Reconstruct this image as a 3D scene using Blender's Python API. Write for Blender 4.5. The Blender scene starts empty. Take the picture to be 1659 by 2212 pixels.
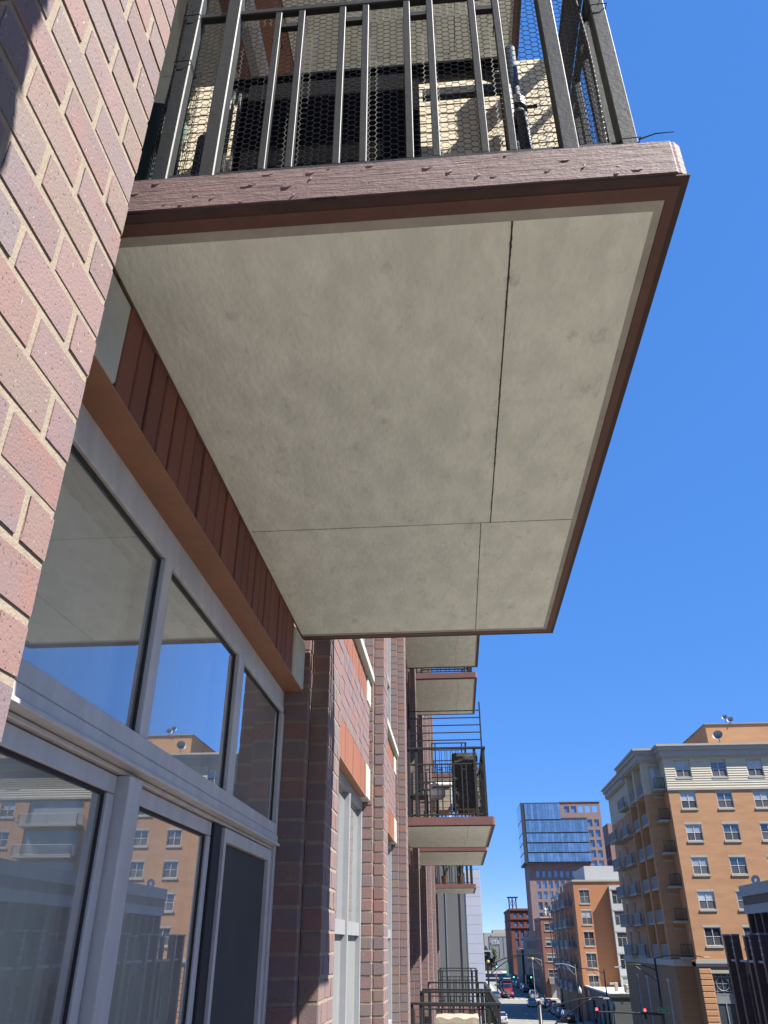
import bpy, bmesh, math, random
from mathutils import Vector, Matrix, Euler
R = random.Random(11)
rad = math.radians
sc = bpy.context.scene
COL = sc.collection

# ------------------------------------------------------------------ camera, sky, sun, exposure
GZ = -11.0                                   # street level, the camera stands at z = 0 on an upper balcony
cd = bpy.data.cameras.new('camera'); cam = bpy.data.objects.new('camera', cd); COL.objects.link(cam)
cam.location = (0, 0, 0)
cam.rotation_euler = (rad(90 + 29.217), 0, rad(4.869))
cd.sensor_fit = 'HORIZONTAL'; cd.sensor_width = 36.0; cd.lens = 36.0 * 1669.15 / 1659.0
cd.clip_start = 0.02; cd.clip_end = 6000
sc.camera = cam

SUN = Vector((1.0, -0.37, 1.33)).normalized()
world = bpy.data.worlds.new('World'); sc.world = world; world.use_nodes = True
wn = world.node_tree.nodes; wl = world.node_tree.links
sky = wn.new('ShaderNodeTexSky'); sky.sky_type = 'NISHITA'; sky.sun_disc = False
sky.sun_elevation = math.asin(SUN.z); sky.sun_rotation = math.atan2(SUN.x, SUN.y)
sky.altitude = 200; sky.air_density = 0.3; sky.dust_density = 0.0; sky.ozone_density = 5.0
# the camera's tone curve for the clear sky: one even compression over the whole dome
gam = wn.new('ShaderNodeGamma'); gam.inputs['Gamma'].default_value = 0.25
hsv = wn.new('ShaderNodeHueSaturation'); hsv.inputs['Saturation'].default_value = 2.8; hsv.inputs['Hue'].default_value = 0.52
wn['Background'].inputs['Strength'].default_value = 0.222
wl.new(sky.outputs['Color'], gam.inputs['Color']); wl.new(gam.outputs['Color'], hsv.inputs['Color']); wl.new(hsv.outputs['Color'], wn['Background'].inputs['Color'])

sd = bpy.data.lights.new('sun', 'SUN'); sd.energy = 5.0; sd.angle = rad(0.53); sd.color = (1.0, 0.955, 0.89)
so = bpy.data.objects.new('sun', sd); COL.objects.link(so)
so.rotation_euler = (-SUN).to_track_quat('-Z', 'Y').to_euler(); so.location = (40, -20, 60)

sc.view_settings.view_transform = 'Standard'; sc.view_settings.look = 'None'
sc.view_settings.exposure = 1.8; sc.view_settings.gamma = 1.0; sc.view_settings.use_curve_mapping = False
sc.cycles.max_bounces = 8; sc.cycles.diffuse_bounces = 4; sc.cycles.transparent_max_bounces = 12

# ------------------------------------------------------------------ materials
def nodes_of(m):
    m.use_nodes = True
    return m.node_tree.nodes, m.node_tree.links, m.node_tree.nodes['Principled BSDF']

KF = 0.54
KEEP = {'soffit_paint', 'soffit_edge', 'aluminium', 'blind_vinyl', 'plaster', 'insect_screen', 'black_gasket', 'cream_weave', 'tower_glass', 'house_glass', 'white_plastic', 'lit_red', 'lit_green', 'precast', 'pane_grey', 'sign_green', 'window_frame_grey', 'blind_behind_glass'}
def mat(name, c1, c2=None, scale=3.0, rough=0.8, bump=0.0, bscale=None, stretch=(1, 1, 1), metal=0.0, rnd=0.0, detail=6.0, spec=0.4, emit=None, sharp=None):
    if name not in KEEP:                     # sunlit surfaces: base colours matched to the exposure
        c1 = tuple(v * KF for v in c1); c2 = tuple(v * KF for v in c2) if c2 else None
    m = bpy.data.materials.new(name); n, l, p = nodes_of(m)
    p.inputs['Roughness'].default_value = rough; p.inputs['Metallic'].default_value = metal
    p.inputs['Specular IOR Level'].default_value = spec
    geo = n.new('ShaderNodeNewGeometry'); mp = n.new('ShaderNodeMapping'); mp.inputs['Scale'].default_value = stretch
    l.new(geo.outputs['Position'], mp.inputs['Vector'])
    c2 = c2 or tuple(x * 0.86 for x in c1)
    nz = n.new('ShaderNodeTexNoise'); nz.inputs['Scale'].default_value = scale; nz.inputs['Detail'].default_value = detail; nz.inputs['Roughness'].default_value = 0.62
    l.new(mp.outputs['Vector'], nz.inputs['Vector'])
    rp = n.new('ShaderNodeValToRGB'); lo, hi = sharp or (0.32, 0.68)
    rp.color_ramp.elements[0].position = lo; rp.color_ramp.elements[1].position = hi
    rp.color_ramp.elements[0].color = (*c1, 1); rp.color_ramp.elements[1].color = (*c2, 1)
    l.new(nz.outputs['Fac'], rp.inputs['Fac']); out = rp.outputs['Color']
    if rnd:
        oi = n.new('ShaderNodeObjectInfo'); ad = n.new('ShaderNodeMath'); ad.operation = 'ADD'
        l.new(oi.outputs['Random'], ad.inputs[0]); l.new(geo.outputs['Random Per Island'], ad.inputs[1])
        fr = n.new('ShaderNodeMath'); fr.operation = 'FRACT'; l.new(ad.outputs[0], fr.inputs[0])
        mr = n.new('ShaderNodeMapRange'); mr.inputs['To Min'].default_value = 1 - rnd; mr.inputs['To Max'].default_value = 1 + rnd
        l.new(fr.outputs[0], mr.inputs['Value'])
        hs = n.new('ShaderNodeHueSaturation'); l.new(out, hs.inputs['Color']); l.new(mr.outputs[0], hs.inputs['Value']); out = hs.outputs['Color']
    l.new(out, p.inputs['Base Color'])
    if bump:
        n2 = n.new('ShaderNodeTexNoise'); n2.inputs['Scale'].default_value = bscale or scale * 4; n2.inputs['Detail'].default_value = 5
        l.new(mp.outputs['Vector'], n2.inputs['Vector'])
        b = n.new('ShaderNodeBump'); b.inputs['Strength'].default_value = bump; b.inputs['Distance'].default_value = 0.02
        l.new(n2.outputs['Fac'], b.inputs['Height']); l.new(b.outputs['Normal'], p.inputs['Normal'])
    if emit:
        p.inputs['Emission Color'].default_value = (*emit[0], 1); p.inputs['Emission Strength'].default_value = emit[1]
    return m

def brick_mat(name, cols, speck=True):
    m = bpy.data.materials.new(name); n, l, p = nodes_of(m)
    p.inputs['Roughness'].default_value = 0.72; p.inputs['Specular IOR Level'].default_value = 0.35
    geo = n.new('ShaderNodeNewGeometry'); oi = n.new('ShaderNodeObjectInfo')
    ad = n.new('ShaderNodeMath'); ad.operation = 'ADD'; l.new(oi.outputs['Random'], ad.inputs[0]); l.new(geo.outputs['Random Per Island'], ad.inputs[1])
    mu = n.new('ShaderNodeMath'); mu.operation = 'MULTIPLY'; mu.inputs[1].default_value = 7.31; l.new(ad.outputs[0], mu.inputs[0])
    fr = n.new('ShaderNodeMath'); fr.operation = 'FRACT'; l.new(mu.outputs[0], fr.inputs[0])
    # a slow drift of tone inside every brick
    nz = n.new('ShaderNodeTexNoise'); nz.inputs['Scale'].default_value = 9; nz.inputs['Detail'].default_value = 4; l.new(geo.outputs['Position'], nz.inputs['Vector'])
    of = n.new('ShaderNodeMath'); of.operation = 'MULTIPLY_ADD'; of.inputs[1].default_value = 0.30; l.new(nz.outputs['Fac'], of.inputs[0]); l.new(fr.outputs[0], of.inputs[2])
    sb = n.new('ShaderNodeMath'); sb.operation = 'SUBTRACT'; sb.inputs[1].default_value = 0.15; l.new(of.outputs[0], sb.inputs[0])
    rp = n.new('ShaderNodeValToRGB'); cr = rp.color_ramp
    for i, c in enumerate(cols):
        e = cr.elements[i] if i < 2 else cr.elements.new(0.5)
    for i, c in enumerate(cols):
        cr.elements[i].position = i / (len(cols) - 1); cr.elements[i].color = (*[v * 0.55 for v in c], 1)
    l.new(sb.outputs[0], rp.inputs['Fac']); out = rp.outputs['Color']
    n2 = n.new('ShaderNodeTexNoise'); n2.inputs['Scale'].default_value = 170; n2.inputs['Detail'].default_value = 2; l.new(geo.outputs['Position'], n2.inputs['Vector'])
    if speck:
        for lo, hi, c in ((0.66, 0.70, (0.035, 0.026, 0.026)),):
            r2 = n.new('ShaderNodeValToRGB'); r2.color_ramp.elements[0].position = lo; r2.color_ramp.elements[1].position = hi
            l.new(n2.outputs['Fac'], r2.inputs['Fac'])
            mx = n.new('ShaderNodeMixRGB'); l.new(r2.outputs['Color'], mx.inputs['Fac']); l.new(out, mx.inputs[1]); mx.inputs[2].default_value = (*c, 1); out = mx.outputs['Color']
        mp = n.new('ShaderNodeMapping'); mp.inputs['Scale'].default_value = (140, 140, 60); mp.inputs['Location'].default_value = (3, 7, 1); l.new(geo.outputs['Position'], mp.inputs['Vector'])
        n3 = n.new('ShaderNodeTexNoise'); n3.inputs['Scale'].default_value = 1; n3.inputs['Detail'].default_value = 2; l.new(mp.outputs['Vector'], n3.inputs['Vector'])
        r3 = n.new('ShaderNodeValToRGB'); r3.color_ramp.elements[0].position = 0.69; r3.color_ramp.elements[1].position = 0.76
        l.new(n3.outputs['Fac'], r3.inputs['Fac'])
        mx = n.new('ShaderNodeMixRGB'); l.new(r3.outputs['Color'], mx.inputs['Fac']); l.new(out, mx.inputs[1]); mx.inputs[2].default_value = (0.30, 0.265, 0.26, 1); out = mx.outputs['Color']
    l.new(out, p.inputs['Base Color'])
    b = n.new('ShaderNodeBump'); b.inputs['Strength'].default_value = 0.35; b.inputs['Distance'].default_value = 0.004; b.invert = True
    l.new(n2.outputs['Fac'], b.inputs['Height']); l.new(b.outputs['Normal'], p.inputs['Normal'])
    return m

def glass_mat(name, tint=(1, 1, 1), k=2.0, rough=0.0, base=0.03, dust=(0.07, 0.15)):
    m = bpy.data.materials.new(name); n, l, p = nodes_of(m); n.remove(p)
    o = n['Material Output']; tr = n.new('ShaderNodeBsdfTransparent'); tr.inputs['Color'].default_value = (*tint, 1)
    gl = n.new('ShaderNodeBsdfGlossy'); gl.inputs['Roughness'].default_value = rough; gl.inputs['Color'].default_value = (0.95, 0.97, 1, 1)
    fr = n.new('ShaderNodeFresnel'); fr.inputs['IOR'].default_value = 1.52
    mu = n.new('ShaderNodeMath'); mu.operation = 'MULTIPLY_ADD'; mu.inputs[1].default_value = k; mu.inputs[2].default_value = base; mu.use_clamp = True
    l.new(fr.outputs[0], mu.inputs[0]); mx = n.new('ShaderNodeMixShader')
    l.new(mu.outputs[0], mx.inputs[0]); l.new(tr.outputs[0], mx.inputs[1]); l.new(gl.outputs[0], mx.inputs[2])
    df = n.new('ShaderNodeBsdfDiffuse'); df.inputs['Color'].default_value = (0.72, 0.68, 0.58, 1); m2 = n.new('ShaderNodeMixShader')       # a film of dust
    geo = n.new('ShaderNodeNewGeometry'); nz = n.new('ShaderNodeTexNoise'); nz.inputs['Scale'].default_value = 3; nz.inputs['Detail'].default_value = 8; l.new(geo.outputs['Position'], nz.inputs['Vector'])
    mr = n.new('ShaderNodeMapRange'); mr.inputs['From Min'].default_value = 0.3; mr.inputs['From Max'].default_value = 0.7; mr.inputs['To Min'].default_value = dust[0]; mr.inputs['To Max'].default_value = dust[1]; l.new(nz.outputs['Fac'], mr.inputs['Value'])
    l.new(mr.outputs[0], m2.inputs[0]); l.new(mx.outputs[0], m2.inputs[1]); l.new(df.outputs[0], m2.inputs[2]); l.new(m2.outputs[0], o.inputs['Surface'])
    return m

def pane_mat(name, c, refl=0.25, rough=0.03, rnd=0.5):
    m = mat(name, c, tuple(x * 0.6 for x in c), scale=0.6, rough=rough, spec=0.5, rnd=rnd)
    p = m.node_tree.nodes['Principled BSDF']; p.inputs['Coat Weight'].default_value = refl; p.inputs['Coat Roughness'].default_value = 0.02; p.inputs['Coat IOR'].default_value = 2.0
    return m

M = {}
M['brick'] = brick_mat('purple_brick', [(0.25, 0.185, 0.20), (0.315, 0.19, 0.17), (0.275, 0.205, 0.18), (0.24, 0.195, 0.205), (0.33, 0.18, 0.15), (0.235, 0.18, 0.185), (0.31, 0.205, 0.195)])
M['soldier_shaded'] = brick_mat('shaded_soldier_brick', [(0.25, 0.085, 0.06), (0.28, 0.10, 0.065), (0.21, 0.075, 0.055), (0.26, 0.09, 0.06)], speck=False)  # soldier brick of the near bay, slab's shade darkened into its colour
M['soldier'] = brick_mat('orange_red_brick', [(0.33, 0.125, 0.075), (0.37, 0.15, 0.09), (0.30, 0.115, 0.075), (0.36, 0.14, 0.08)], speck=False)
M['mortar'] = mat('mortar', (0.42, 0.345, 0.26), (0.335, 0.275, 0.205), 30, 0.95, 0.2, 160)
M['precast'] = mat('precast', (0.38, 0.37, 0.32), (0.32, 0.31, 0.265), 6, 0.85, 0.15, 90)
M['steel_lintel'] = mat('lintel_paint', (0.48, 0.22, 0.115), (0.36, 0.17, 0.095), 5, 0.6, 0.1, 30)
def soffit_mat():
    m = mat('soffit_paint', (0.60, 0.615, 0.535), (0.51, 0.525, 0.455), 11, 0.85, 0.25, 60, stretch=(1, 0.5, 1), detail=13, sharp=(0.38, 0.62))
    n, l, p = m.node_tree.nodes, m.node_tree.links, m.node_tree.nodes['Principled BSDF']; geo = n.new('ShaderNodeNewGeometry')
    col = p.inputs['Base Color'].links[0].from_socket
    for sc_, lo, hi, c, k, st in ((3, 0.50, 0.75, (0.43, 0.435, 0.385), 0.4, (1, 0.35, 1)), (13, 0.58, 0.70, (0.33, 0.33, 0.285), 0.6, (1, 0.6, 1)), (34, 0.64, 0.72, (0.62, 0.62, 0.54), 0.5, (1, 1, 1)), (18, 0.735, 0.75, (0.08, 0.075, 0.06), 0.9, (1, 1, 1))):
        mp = n.new('ShaderNodeMapping'); mp.inputs['Scale'].default_value = st; mp.inputs['Location'].default_value = (sc_, 2 * sc_, 0); l.new(geo.outputs['Position'], mp.inputs['Vector'])
        t = n.new('ShaderNodeTexNoise'); t.inputs['Scale'].default_value = sc_; t.inputs['Detail'].default_value = 9; t.inputs['Roughness'].default_value = 0.7; l.new(mp.outputs['Vector'], t.inputs['Vector'])
        mr = n.new('ShaderNodeMapRange'); mr.inputs['From Min'].default_value = lo; mr.inputs['From Max'].default_value = hi; mr.inputs['To Max'].default_value = k; l.new(t.outputs['Fac'], mr.inputs['Value'])
        mx = n.new('ShaderNodeMixRGB'); l.new(mr.outputs[0], mx.inputs['Fac']); l.new(col, mx.inputs[1]); mx.inputs[2].default_value = (*c, 1); col = mx.outputs['Color']
    l.new(col, p.inputs['Base Color']); return m
M['soffit'] = soffit_mat()
M['soffit_edge'] = mat('soffit_edge', (0.30, 0.28, 0.235), (0.23, 0.215, 0.185), 9, 0.85, 0.2, 60)
M['metal'] = mat('dark_paint', (0.036, 0.041, 0.042), (0.027, 0.030, 0.031), 30, 0.55, 0.07, 90, spec=0.25)
M['wire'] = mat('galvanised_wire', (0.16, 0.155, 0.14), (0.10, 0.10, 0.09), 60, 0.5, metal=0.3)
M['alu'] = mat('aluminium', (0.46, 0.45, 0.43), (0.36, 0.35, 0.335), 2.5, 0.42, 0.03, 40, stretch=(1, 6, 1), detail=8)
M['alu_white'] = mat('pale_frame', (0.42, 0.43, 0.44), (0.36, 0.37, 0.385), 3, 0.45)
M['gasket'] = mat('black_gasket', (0.012, 0.012, 0.012), None, 5, 0.6)
M['glass'] = glass_mat('window_glass', (0.80, 0.83, 0.80), 3.2, 0.0, 0.10)
M['glass_low'] = glass_mat('sliding_door_glass', (0.85, 0.87, 0.83), 3.0, 0.0, 0.10, (0.12, 0.24))
M['blind'] = mat('blind_vinyl', (0.78, 0.77, 0.68), (0.70, 0.69, 0.60), 2, 0.6)
M['screen'] = mat('insect_screen', (0.045, 0.045, 0.043), (0.035, 0.035, 0.034), 3, 0.9)
M['plaster'] = mat('plaster', (0.75, 0.74, 0.70), None, 2, 0.9)
M['cream'] = mat('cream_weave', (0.80, 0.71, 0.53), (0.66, 0.56, 0.39), 7, 0.8, 0.2, 60, stretch=(1, 1, 22))
M['black'] = mat('black_fabric', (0.007, 0.007, 0.008), (0.011, 0.011, 0.012), 20, 0.95, 0.2, 120, spec=0.08)
M['navy'] = mat('navy_paint', (0.02, 0.035, 0.06), None, 10, 0.4)
M['greycloth'] = mat('grey_cloth', (0.16, 0.16, 0.16), None, 12, 0.9)
M['teal'] = mat('teal_plastic', (0.10, 0.20, 0.19), None, 8, 0.5)
M['canvas'] = mat('beige_canvas', (0.52, 0.44, 0.34), (0.44, 0.37, 0.28), 3, 0.85, 0.3, 12)
M['browncover'] = mat('brown_cover', (0.055, 0.045, 0.038), (0.035, 0.03, 0.026), 5, 0.6, 0.5, 14)
M['white'] = mat('white_plastic', (0.72, 0.71, 0.66), None, 5, 0.5)
M['leaf'] = mat('leaf', (0.05, 0.085, 0.03), (0.08, 0.11, 0.035), 3, 0.6, rnd=0.4)
M['pot'] = mat('pot', (0.20, 0.10, 0.06), None, 8, 0.8)
M['bark'] = mat('bark', (0.09, 0.07, 0.05), None, 12, 0.9, 0.4)

def fascia_mat():
    m = mat('fascia_paint', (0.27, 0.17, 0.155), (0.22, 0.135, 0.125), 6, 0.7)
    n, l, p = m.node_tree.nodes, m.node_tree.links, m.node_tree.nodes['Principled BSDF']
    geo = n.new('ShaderNodeNewGeometry')
    def nz(s, sx, lo, hi, det=5):
        mp = n.new('ShaderNodeMapping'); mp.inputs['Scale'].default_value = sx; l.new(geo.outputs['Position'], mp.inputs['Vector'])
        t = n.new('ShaderNodeTexNoise'); t.inputs['Scale'].default_value = s; t.inputs['Detail'].default_value = det; t.inputs['Roughness'].default_value = 0.65
        l.new(mp.outputs['Vector'], t.inputs['Vector']); r = n.new('ShaderNodeValToRGB'); r.color_ramp.elements[0].position = lo; r.color_ramp.elements[1].position = hi
        l.new(t.outputs['Fac'], r.inputs['Fac']); return r.outputs['Color']
    crack = nz(6.5, (1, 1, 9), 0.60, 0.66, 8); chip = nz(19, (1, 1, 2.4), 0.70, 0.74, 2); grain = nz(12, (1, 1, 9), 0.2, 0.8, 8); brush = nz(60, (1, 1, 1), 0.3, 0.7)
    def madd(a, k, b):
        x = n.new('ShaderNodeMath'); x.operation = 'MULTIPLY_ADD'; x.inputs[1].default_value = k; l.new(a, x.inputs[0])
        if b is None: x.inputs[2].default_value = 0.5
        else: l.new(b, x.inputs[2])
        return x.outputs[0]
    h = madd(crack, -0.9, None); h = madd(chip, 1.6, h); h = madd(grain, 0.30, h); h = madd(brush, 0.10, h)
    bp = n.new('ShaderNodeBump'); bp.inputs['Strength'].default_value = 0.9; bp.inputs['Distance'].default_value = 0.011
    l.new(h, bp.inputs['Height']); l.new(bp.outputs['Normal'], p.inputs['Normal'])
    old = p.inputs['Base Color'].links[0].from_socket
    mx = n.new('ShaderNodeMixRGB'); f = n.new('ShaderNodeMath'); f.operation = 'MULTIPLY'; f.inputs[1].default_value = 0.55; l.new(crack, f.inputs[0])
    l.new(f.outputs[0], mx.inputs['Fac']); l.new(old, mx.inputs[1]); mx.inputs[2].default_value = (0.06, 0.035, 0.032, 1); l.new(mx.outputs['Color'], p.inputs['Base Color'])
    return m
M['fascia'] = fascia_mat()
M['fascia_red'] = mat('fascia_paint_red', (0.23, 0.105, 0.092), (0.19, 0.088, 0.078), 4, 0.7, 0.15, 40)
M['rim'] = mat('rim_paint', (0.17, 0.075, 0.055), (0.13, 0.058, 0.045), 8, 0.7, 0.1, 60)

# ------------------------------------------------------------------ mesh helpers
class MB:
    def __init__(s): s.v = []; s.f = []
    def quad(s, a, b, c, d):
        i = len(s.v); s.v += [a, b, c, d]; s.f.append((i, i + 1, i + 2, i + 3))
    def poly(s, pts):
        i = len(s.v); s.v += list(pts); s.f.append(tuple(range(i, i + len(pts))))
    def box(s, x0, x1, y0, y1, z0, z1):
        i = len(s.v)
        s.v += [(x0, y0, z0), (x1, y0, z0), (x1, y1, z0), (x0, y1, z0), (x0, y0, z1), (x1, y0, z1), (x1, y1, z1), (x0, y1, z1)]
        s.f += [(i, i + 3, i + 2, i + 1), (i + 4, i + 5, i + 6, i + 7), (i, i + 1, i + 5, i + 4), (i + 1, i + 2, i + 6, i + 5), (i + 2, i + 3, i + 7, i + 6), (i + 3, i, i + 4, i + 7)]
        return s
    def hexa(s, b, t):                       # bottom ring of 4, top ring of 4
        i = len(s.v); s.v += list(b) + list(t)
        s.f += [(i, i + 3, i + 2, i + 1), (i + 4, i + 5, i + 6, i + 7), (i, i + 1, i + 5, i + 4), (i + 1, i + 2, i + 6, i + 5), (i + 2, i + 3, i + 7, i + 6), (i + 3, i, i + 4, i + 7)]
        return s
    def tube(s, p0, p1, r, n=8, r1=None, caps=True):
        return s.path([p0, p1], r, n, r1, caps)
    def path(s, pts, r, n=8, r1=None, caps=True):
        pts = [Vector(p) for p in pts]; m = len(pts); rings = []
        r1 = r if r1 is None else r1
        for j, p in enumerate(pts):
            t = (pts[min(j + 1, m - 1)] - pts[max(j - 1, 0)]).normalized()
            a = Vector((0, 0, 1)) if abs(t.z) < 0.9 else Vector((1, 0, 0))
            u = t.cross(a).normalized(); w = t.cross(u).normalized(); rr = r + (r1 - r) * j / (m - 1)
            i = len(s.v); s.v += [tuple(p + rr * (math.cos(2 * math.pi * k / n) * u + math.sin(2 * math.pi * k / n) * w)) for k in range(n)]; rings.append(i)
        for a, b in zip(rings, rings[1:]):
            for k in range(n): s.f.append((a + k, a + (k + 1) % n, b + (k + 1) % n, b + k))
        if caps: s.f.append(tuple(range(rings[0] + n - 1, rings[0] - 1, -1))); s.f.append(tuple(range(rings[-1], rings[-1] + n)))
        return s
    def lathe(s, prof, cx, cy, n=12):        # prof: (radius, z)
        rings = []
        for r, z in prof:
            i = len(s.v); s.v += [(cx + r * math.cos(2 * math.pi * k / n), cy + r * math.sin(2 * math.pi * k / n), z) for k in range(n)]; rings.append(i)
        for a, b in zip(rings, rings[1:]):
            for k in range(n): s.f.append((a + k, a + (k + 1) % n, b + (k + 1) % n, b + k))
        s.f.append(tuple(range(rings[0] + n - 1, rings[0] - 1, -1))); s.f.append(tuple(range(rings[-1], rings[-1] + n)))
        return s
    def mesh(s, name, m, off=(0, 0, 0), smooth=False, bevel=0.0, seg=1):
        me = bpy.data.meshes.new(name)
        me.from_pydata([(x - off[0], y - off[1], z - off[2]) for x, y, z in s.v], [], s.f)
        if bevel:
            bm = bmesh.new(); bm.from_mesh(me); bmesh.ops.recalc_face_normals(bm, faces=bm.faces)
            bmesh.ops.bevel(bm, geom=bm.edges[:], offset=bevel, segments=seg, affect='EDGES'); bm.to_mesh(me); bm.free()
        me.materials.append(m); me.update()
        if smooth:
            for p in me.polygons: p.use_smooth = True
        return me
    def build(s, name, m, parent=None, smooth=False, bevel=0.0, seg=1, kind=None, label=None, cat=None, group=None):
        off = wloc(parent)
        o = link(name, s.mesh(name, m, off, smooth, bevel, seg), parent)
        tag(o, label, cat, group, kind); return o

WL = {}
def wloc(o): return (0, 0, 0) if o is None else WL[o.name]
def link(name, data, parent=None, at=None):
    """a new object; at = world position of its origin"""
    o = bpy.data.objects.new(name, data); COL.objects.link(o)
    w = wloc(parent)
    if at is not None: o.location = (at[0] - w[0], at[1] - w[1], at[2] - w[2])
    o.parent = parent; WL[o.name] = tuple(at) if at is not None else w
    return o
def tag(o, label=None, cat=None, group=None, kind=None):
    if label: o['label'] = label
    if cat: o['category'] = cat
    if group: o['group'] = group
    if kind: o['kind'] = kind
    return o
def thing(name, at, label, cat, group=None):
    return tag(link(name, None, None, at), label, cat, group)
def one(x0, x1, y0, y1, z0, z1): return MB().box(x0, x1, y0, y1, z0, z1)

def wallgrid(mb, o, u, v, nrm, Wd, Hd, ops, depth):
    """a wall panel with real openings and reveals. o corner, u/v unit axes, nrm outward; ops (u0,u1,v0,v1)"""
    o, u, v, nrm = Vector(o), Vector(u), Vector(v), Vector(nrm)
    us = sorted({0.0, Wd, *[a for q in ops for a in q[:2]]}); vs = sorted({0.0, Hd, *[a for q in ops for a in q[2:4]]})
    P = lambda a, b, d=0.0: tuple(o + u * a + v * b - nrm * d)
    for a0, a1 in zip(us, us[1:]):
        run = None
        for b0, b1 in zip(vs, vs[1:]):
            ca, cb = (a0 + a1) / 2, (b0 + b1) / 2
            if any(q[0] < ca < q[1] and q[2] < cb < q[3] for q in ops):
                if run: mb.quad(P(a0, run[0]), P(a1, run[0]), P(a1, run[1]), P(a0, run[1])); run = None
            else: run = (run[0] if run else b0, b1)
        if run: mb.quad(P(a0, run[0]), P(a1, run[0]), P(a1, run[1]), P(a0, run[1]))
    for a0, a1, b0, b1 in [q[:4] for q in ops]:
        for p, q in (((a0, b0), (a1, b0)), ((a1, b0), (a1, b1)), ((a1, b1), (a0, b1)), ((a0, b1), (a0, b0))):
            mb.quad(P(*p), P(*q), P(*q, depth), P(*p, depth))

# ------------------------------------------------------------------ ground, road, pavements
M['asphalt'] = mat('asphalt', (0.115, 0.112, 0.105), (0.085, 0.083, 0.08), 0.9, 0.9, 0.1, 8)
M['concrete'] = mat('concrete', (0.46, 0.44, 0.39), (0.38, 0.36, 0.32), 1.2, 0.9, 0.1, 10)
M['roadpale'] = mat('worn_road', (0.29, 0.28, 0.25), (0.225, 0.22, 0.195), 0.6, 0.9, 0.1, 9)
M['lot'] = mat('city_ground', (0.13, 0.125, 0.115), (0.10, 0.095, 0.09), 0.05, 0.95)
M['paint_w'] = mat('road_white', (0.60, 0.60, 0.57), (0.30, 0.30, 0.28), 2.5, 0.8, sharp=(0.45, 0.62))
M['paint_y'] = mat('road_yellow', (0.55, 0.40, 0.10), (0.30, 0.24, 0.12), 2.5, 0.8, sharp=(0.45, 0.62))
def flat(name, x0, x1, y0, y1, z, m, kind='structure', parent=None):
    b = MB(); b.quad((x0, y0, z), (x1, y0, z), (x1, y1, z), (x0, y1, z)); return b.build(name, m, parent, kind=kind)
flat('ground', -2500, 2500, -400, 5000, GZ - 0.16, M['lot'])
rd = flat('road', 4.6, 18.2, -60, 420, GZ, M['roadpale'])
for i, (a, b) in enumerate(((71.0, 83.0), (192.0, 208.0))):
    flat('cross_road', 18.2, 160, a, b, GZ, M['roadpale']); flat('cross_road', -120, 4.6, a, b, GZ, M['roadpale'])
def pave(x0, x1, y0, y1):
    o = one(x0, x1, y0, y1, GZ - 0.15, GZ + 0.13).build('pavement', M['concrete'], None, kind='structure')
    one(x1 if x0 < 10 else x0 - 0.15, x1 + 0.15 if x0 < 10 else x0, y0, y1, GZ - 0.15, GZ + 0.125).build('kerb', M['concrete'], o)
pave(-1.2, 4.45, -60, 70.5); pave(-1.2, 4.45, 83.5, 191.5); pave(-1.2, 9.0, 208.5, 420)
pave(18.35, 22, -60, 70.5); pave(18.35, 22, 83.5, 191.5); pave(18.35, 22, 208.5, 420)
b = MB()
for a0, a1 in ((86, 118), (122, 150), (152, 190), (212, 300)):
    b.box(10.42, 10.54, a0, a1, GZ + 0.002, GZ + 0.006); b.box(10.66, 10.78, a0, a1, GZ + 0.002, GZ + 0.006)
b.build('yellow_centre_line', M['paint_y'], rd)
b = MB()
for a0, a1 in ((86, 126), (130, 146), (156, 190), (212, 300)): b.box(12.7, 12.82, a0, a1, GZ + 0.002, GZ + 0.006)
b.build('lane_line', M['paint_w'], rd)
b = MB()
for i in range(11): b.box(5.0 + i * 1.2, 5.6 + i * 1.2, 209.2, 211.6, GZ + 0.002, GZ + 0.006)
for i in range(11): b.box(5.0 + i * 1.2, 5.6 + i * 1.2, 188.0, 190.4, GZ + 0.002, GZ + 0.006)
for i in range(11): b.box(5.0 + i * 1.2, 5.6 + i * 1.2, 84.6, 87.4, GZ + 0.002, GZ + 0.006)
b.build('crosswalk', M['paint_w'], rd)
b = MB()
for i, (x0, x1) in enumerate(((11.2, 11.8), (12.9, 13.1), (13.4, 13.6), (14.0, 14.6), (15.0, 15.2), (15.4, 15.6))): b.box(x0, x1, 166.5, 169.5, GZ + 0.002, GZ + 0.006)
b.build('worn_lane_lettering', M['paint_w'], rd)

# ------------------------------------------------------------------ our own building: piers, bays, windows
X = -0.686; MO = 0.1016; FH = 33 * MO; ZJ = 1.277; PITCH = 3.685
E_ = lambda k: 1.16 + PITCH * k
S_ = lambda k: E_(k) - 5 * MO
LEVELS = (-1, 0, 1, 2)
BAL = (-1, 0, 3, 4, 7)                        # bays with balconies; the others have flush windows
bld = thing('apartment_building', (-3, 14, GZ), 'purple-brown brick apartment facade with stepped piers filling the left side', 'building')

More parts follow.
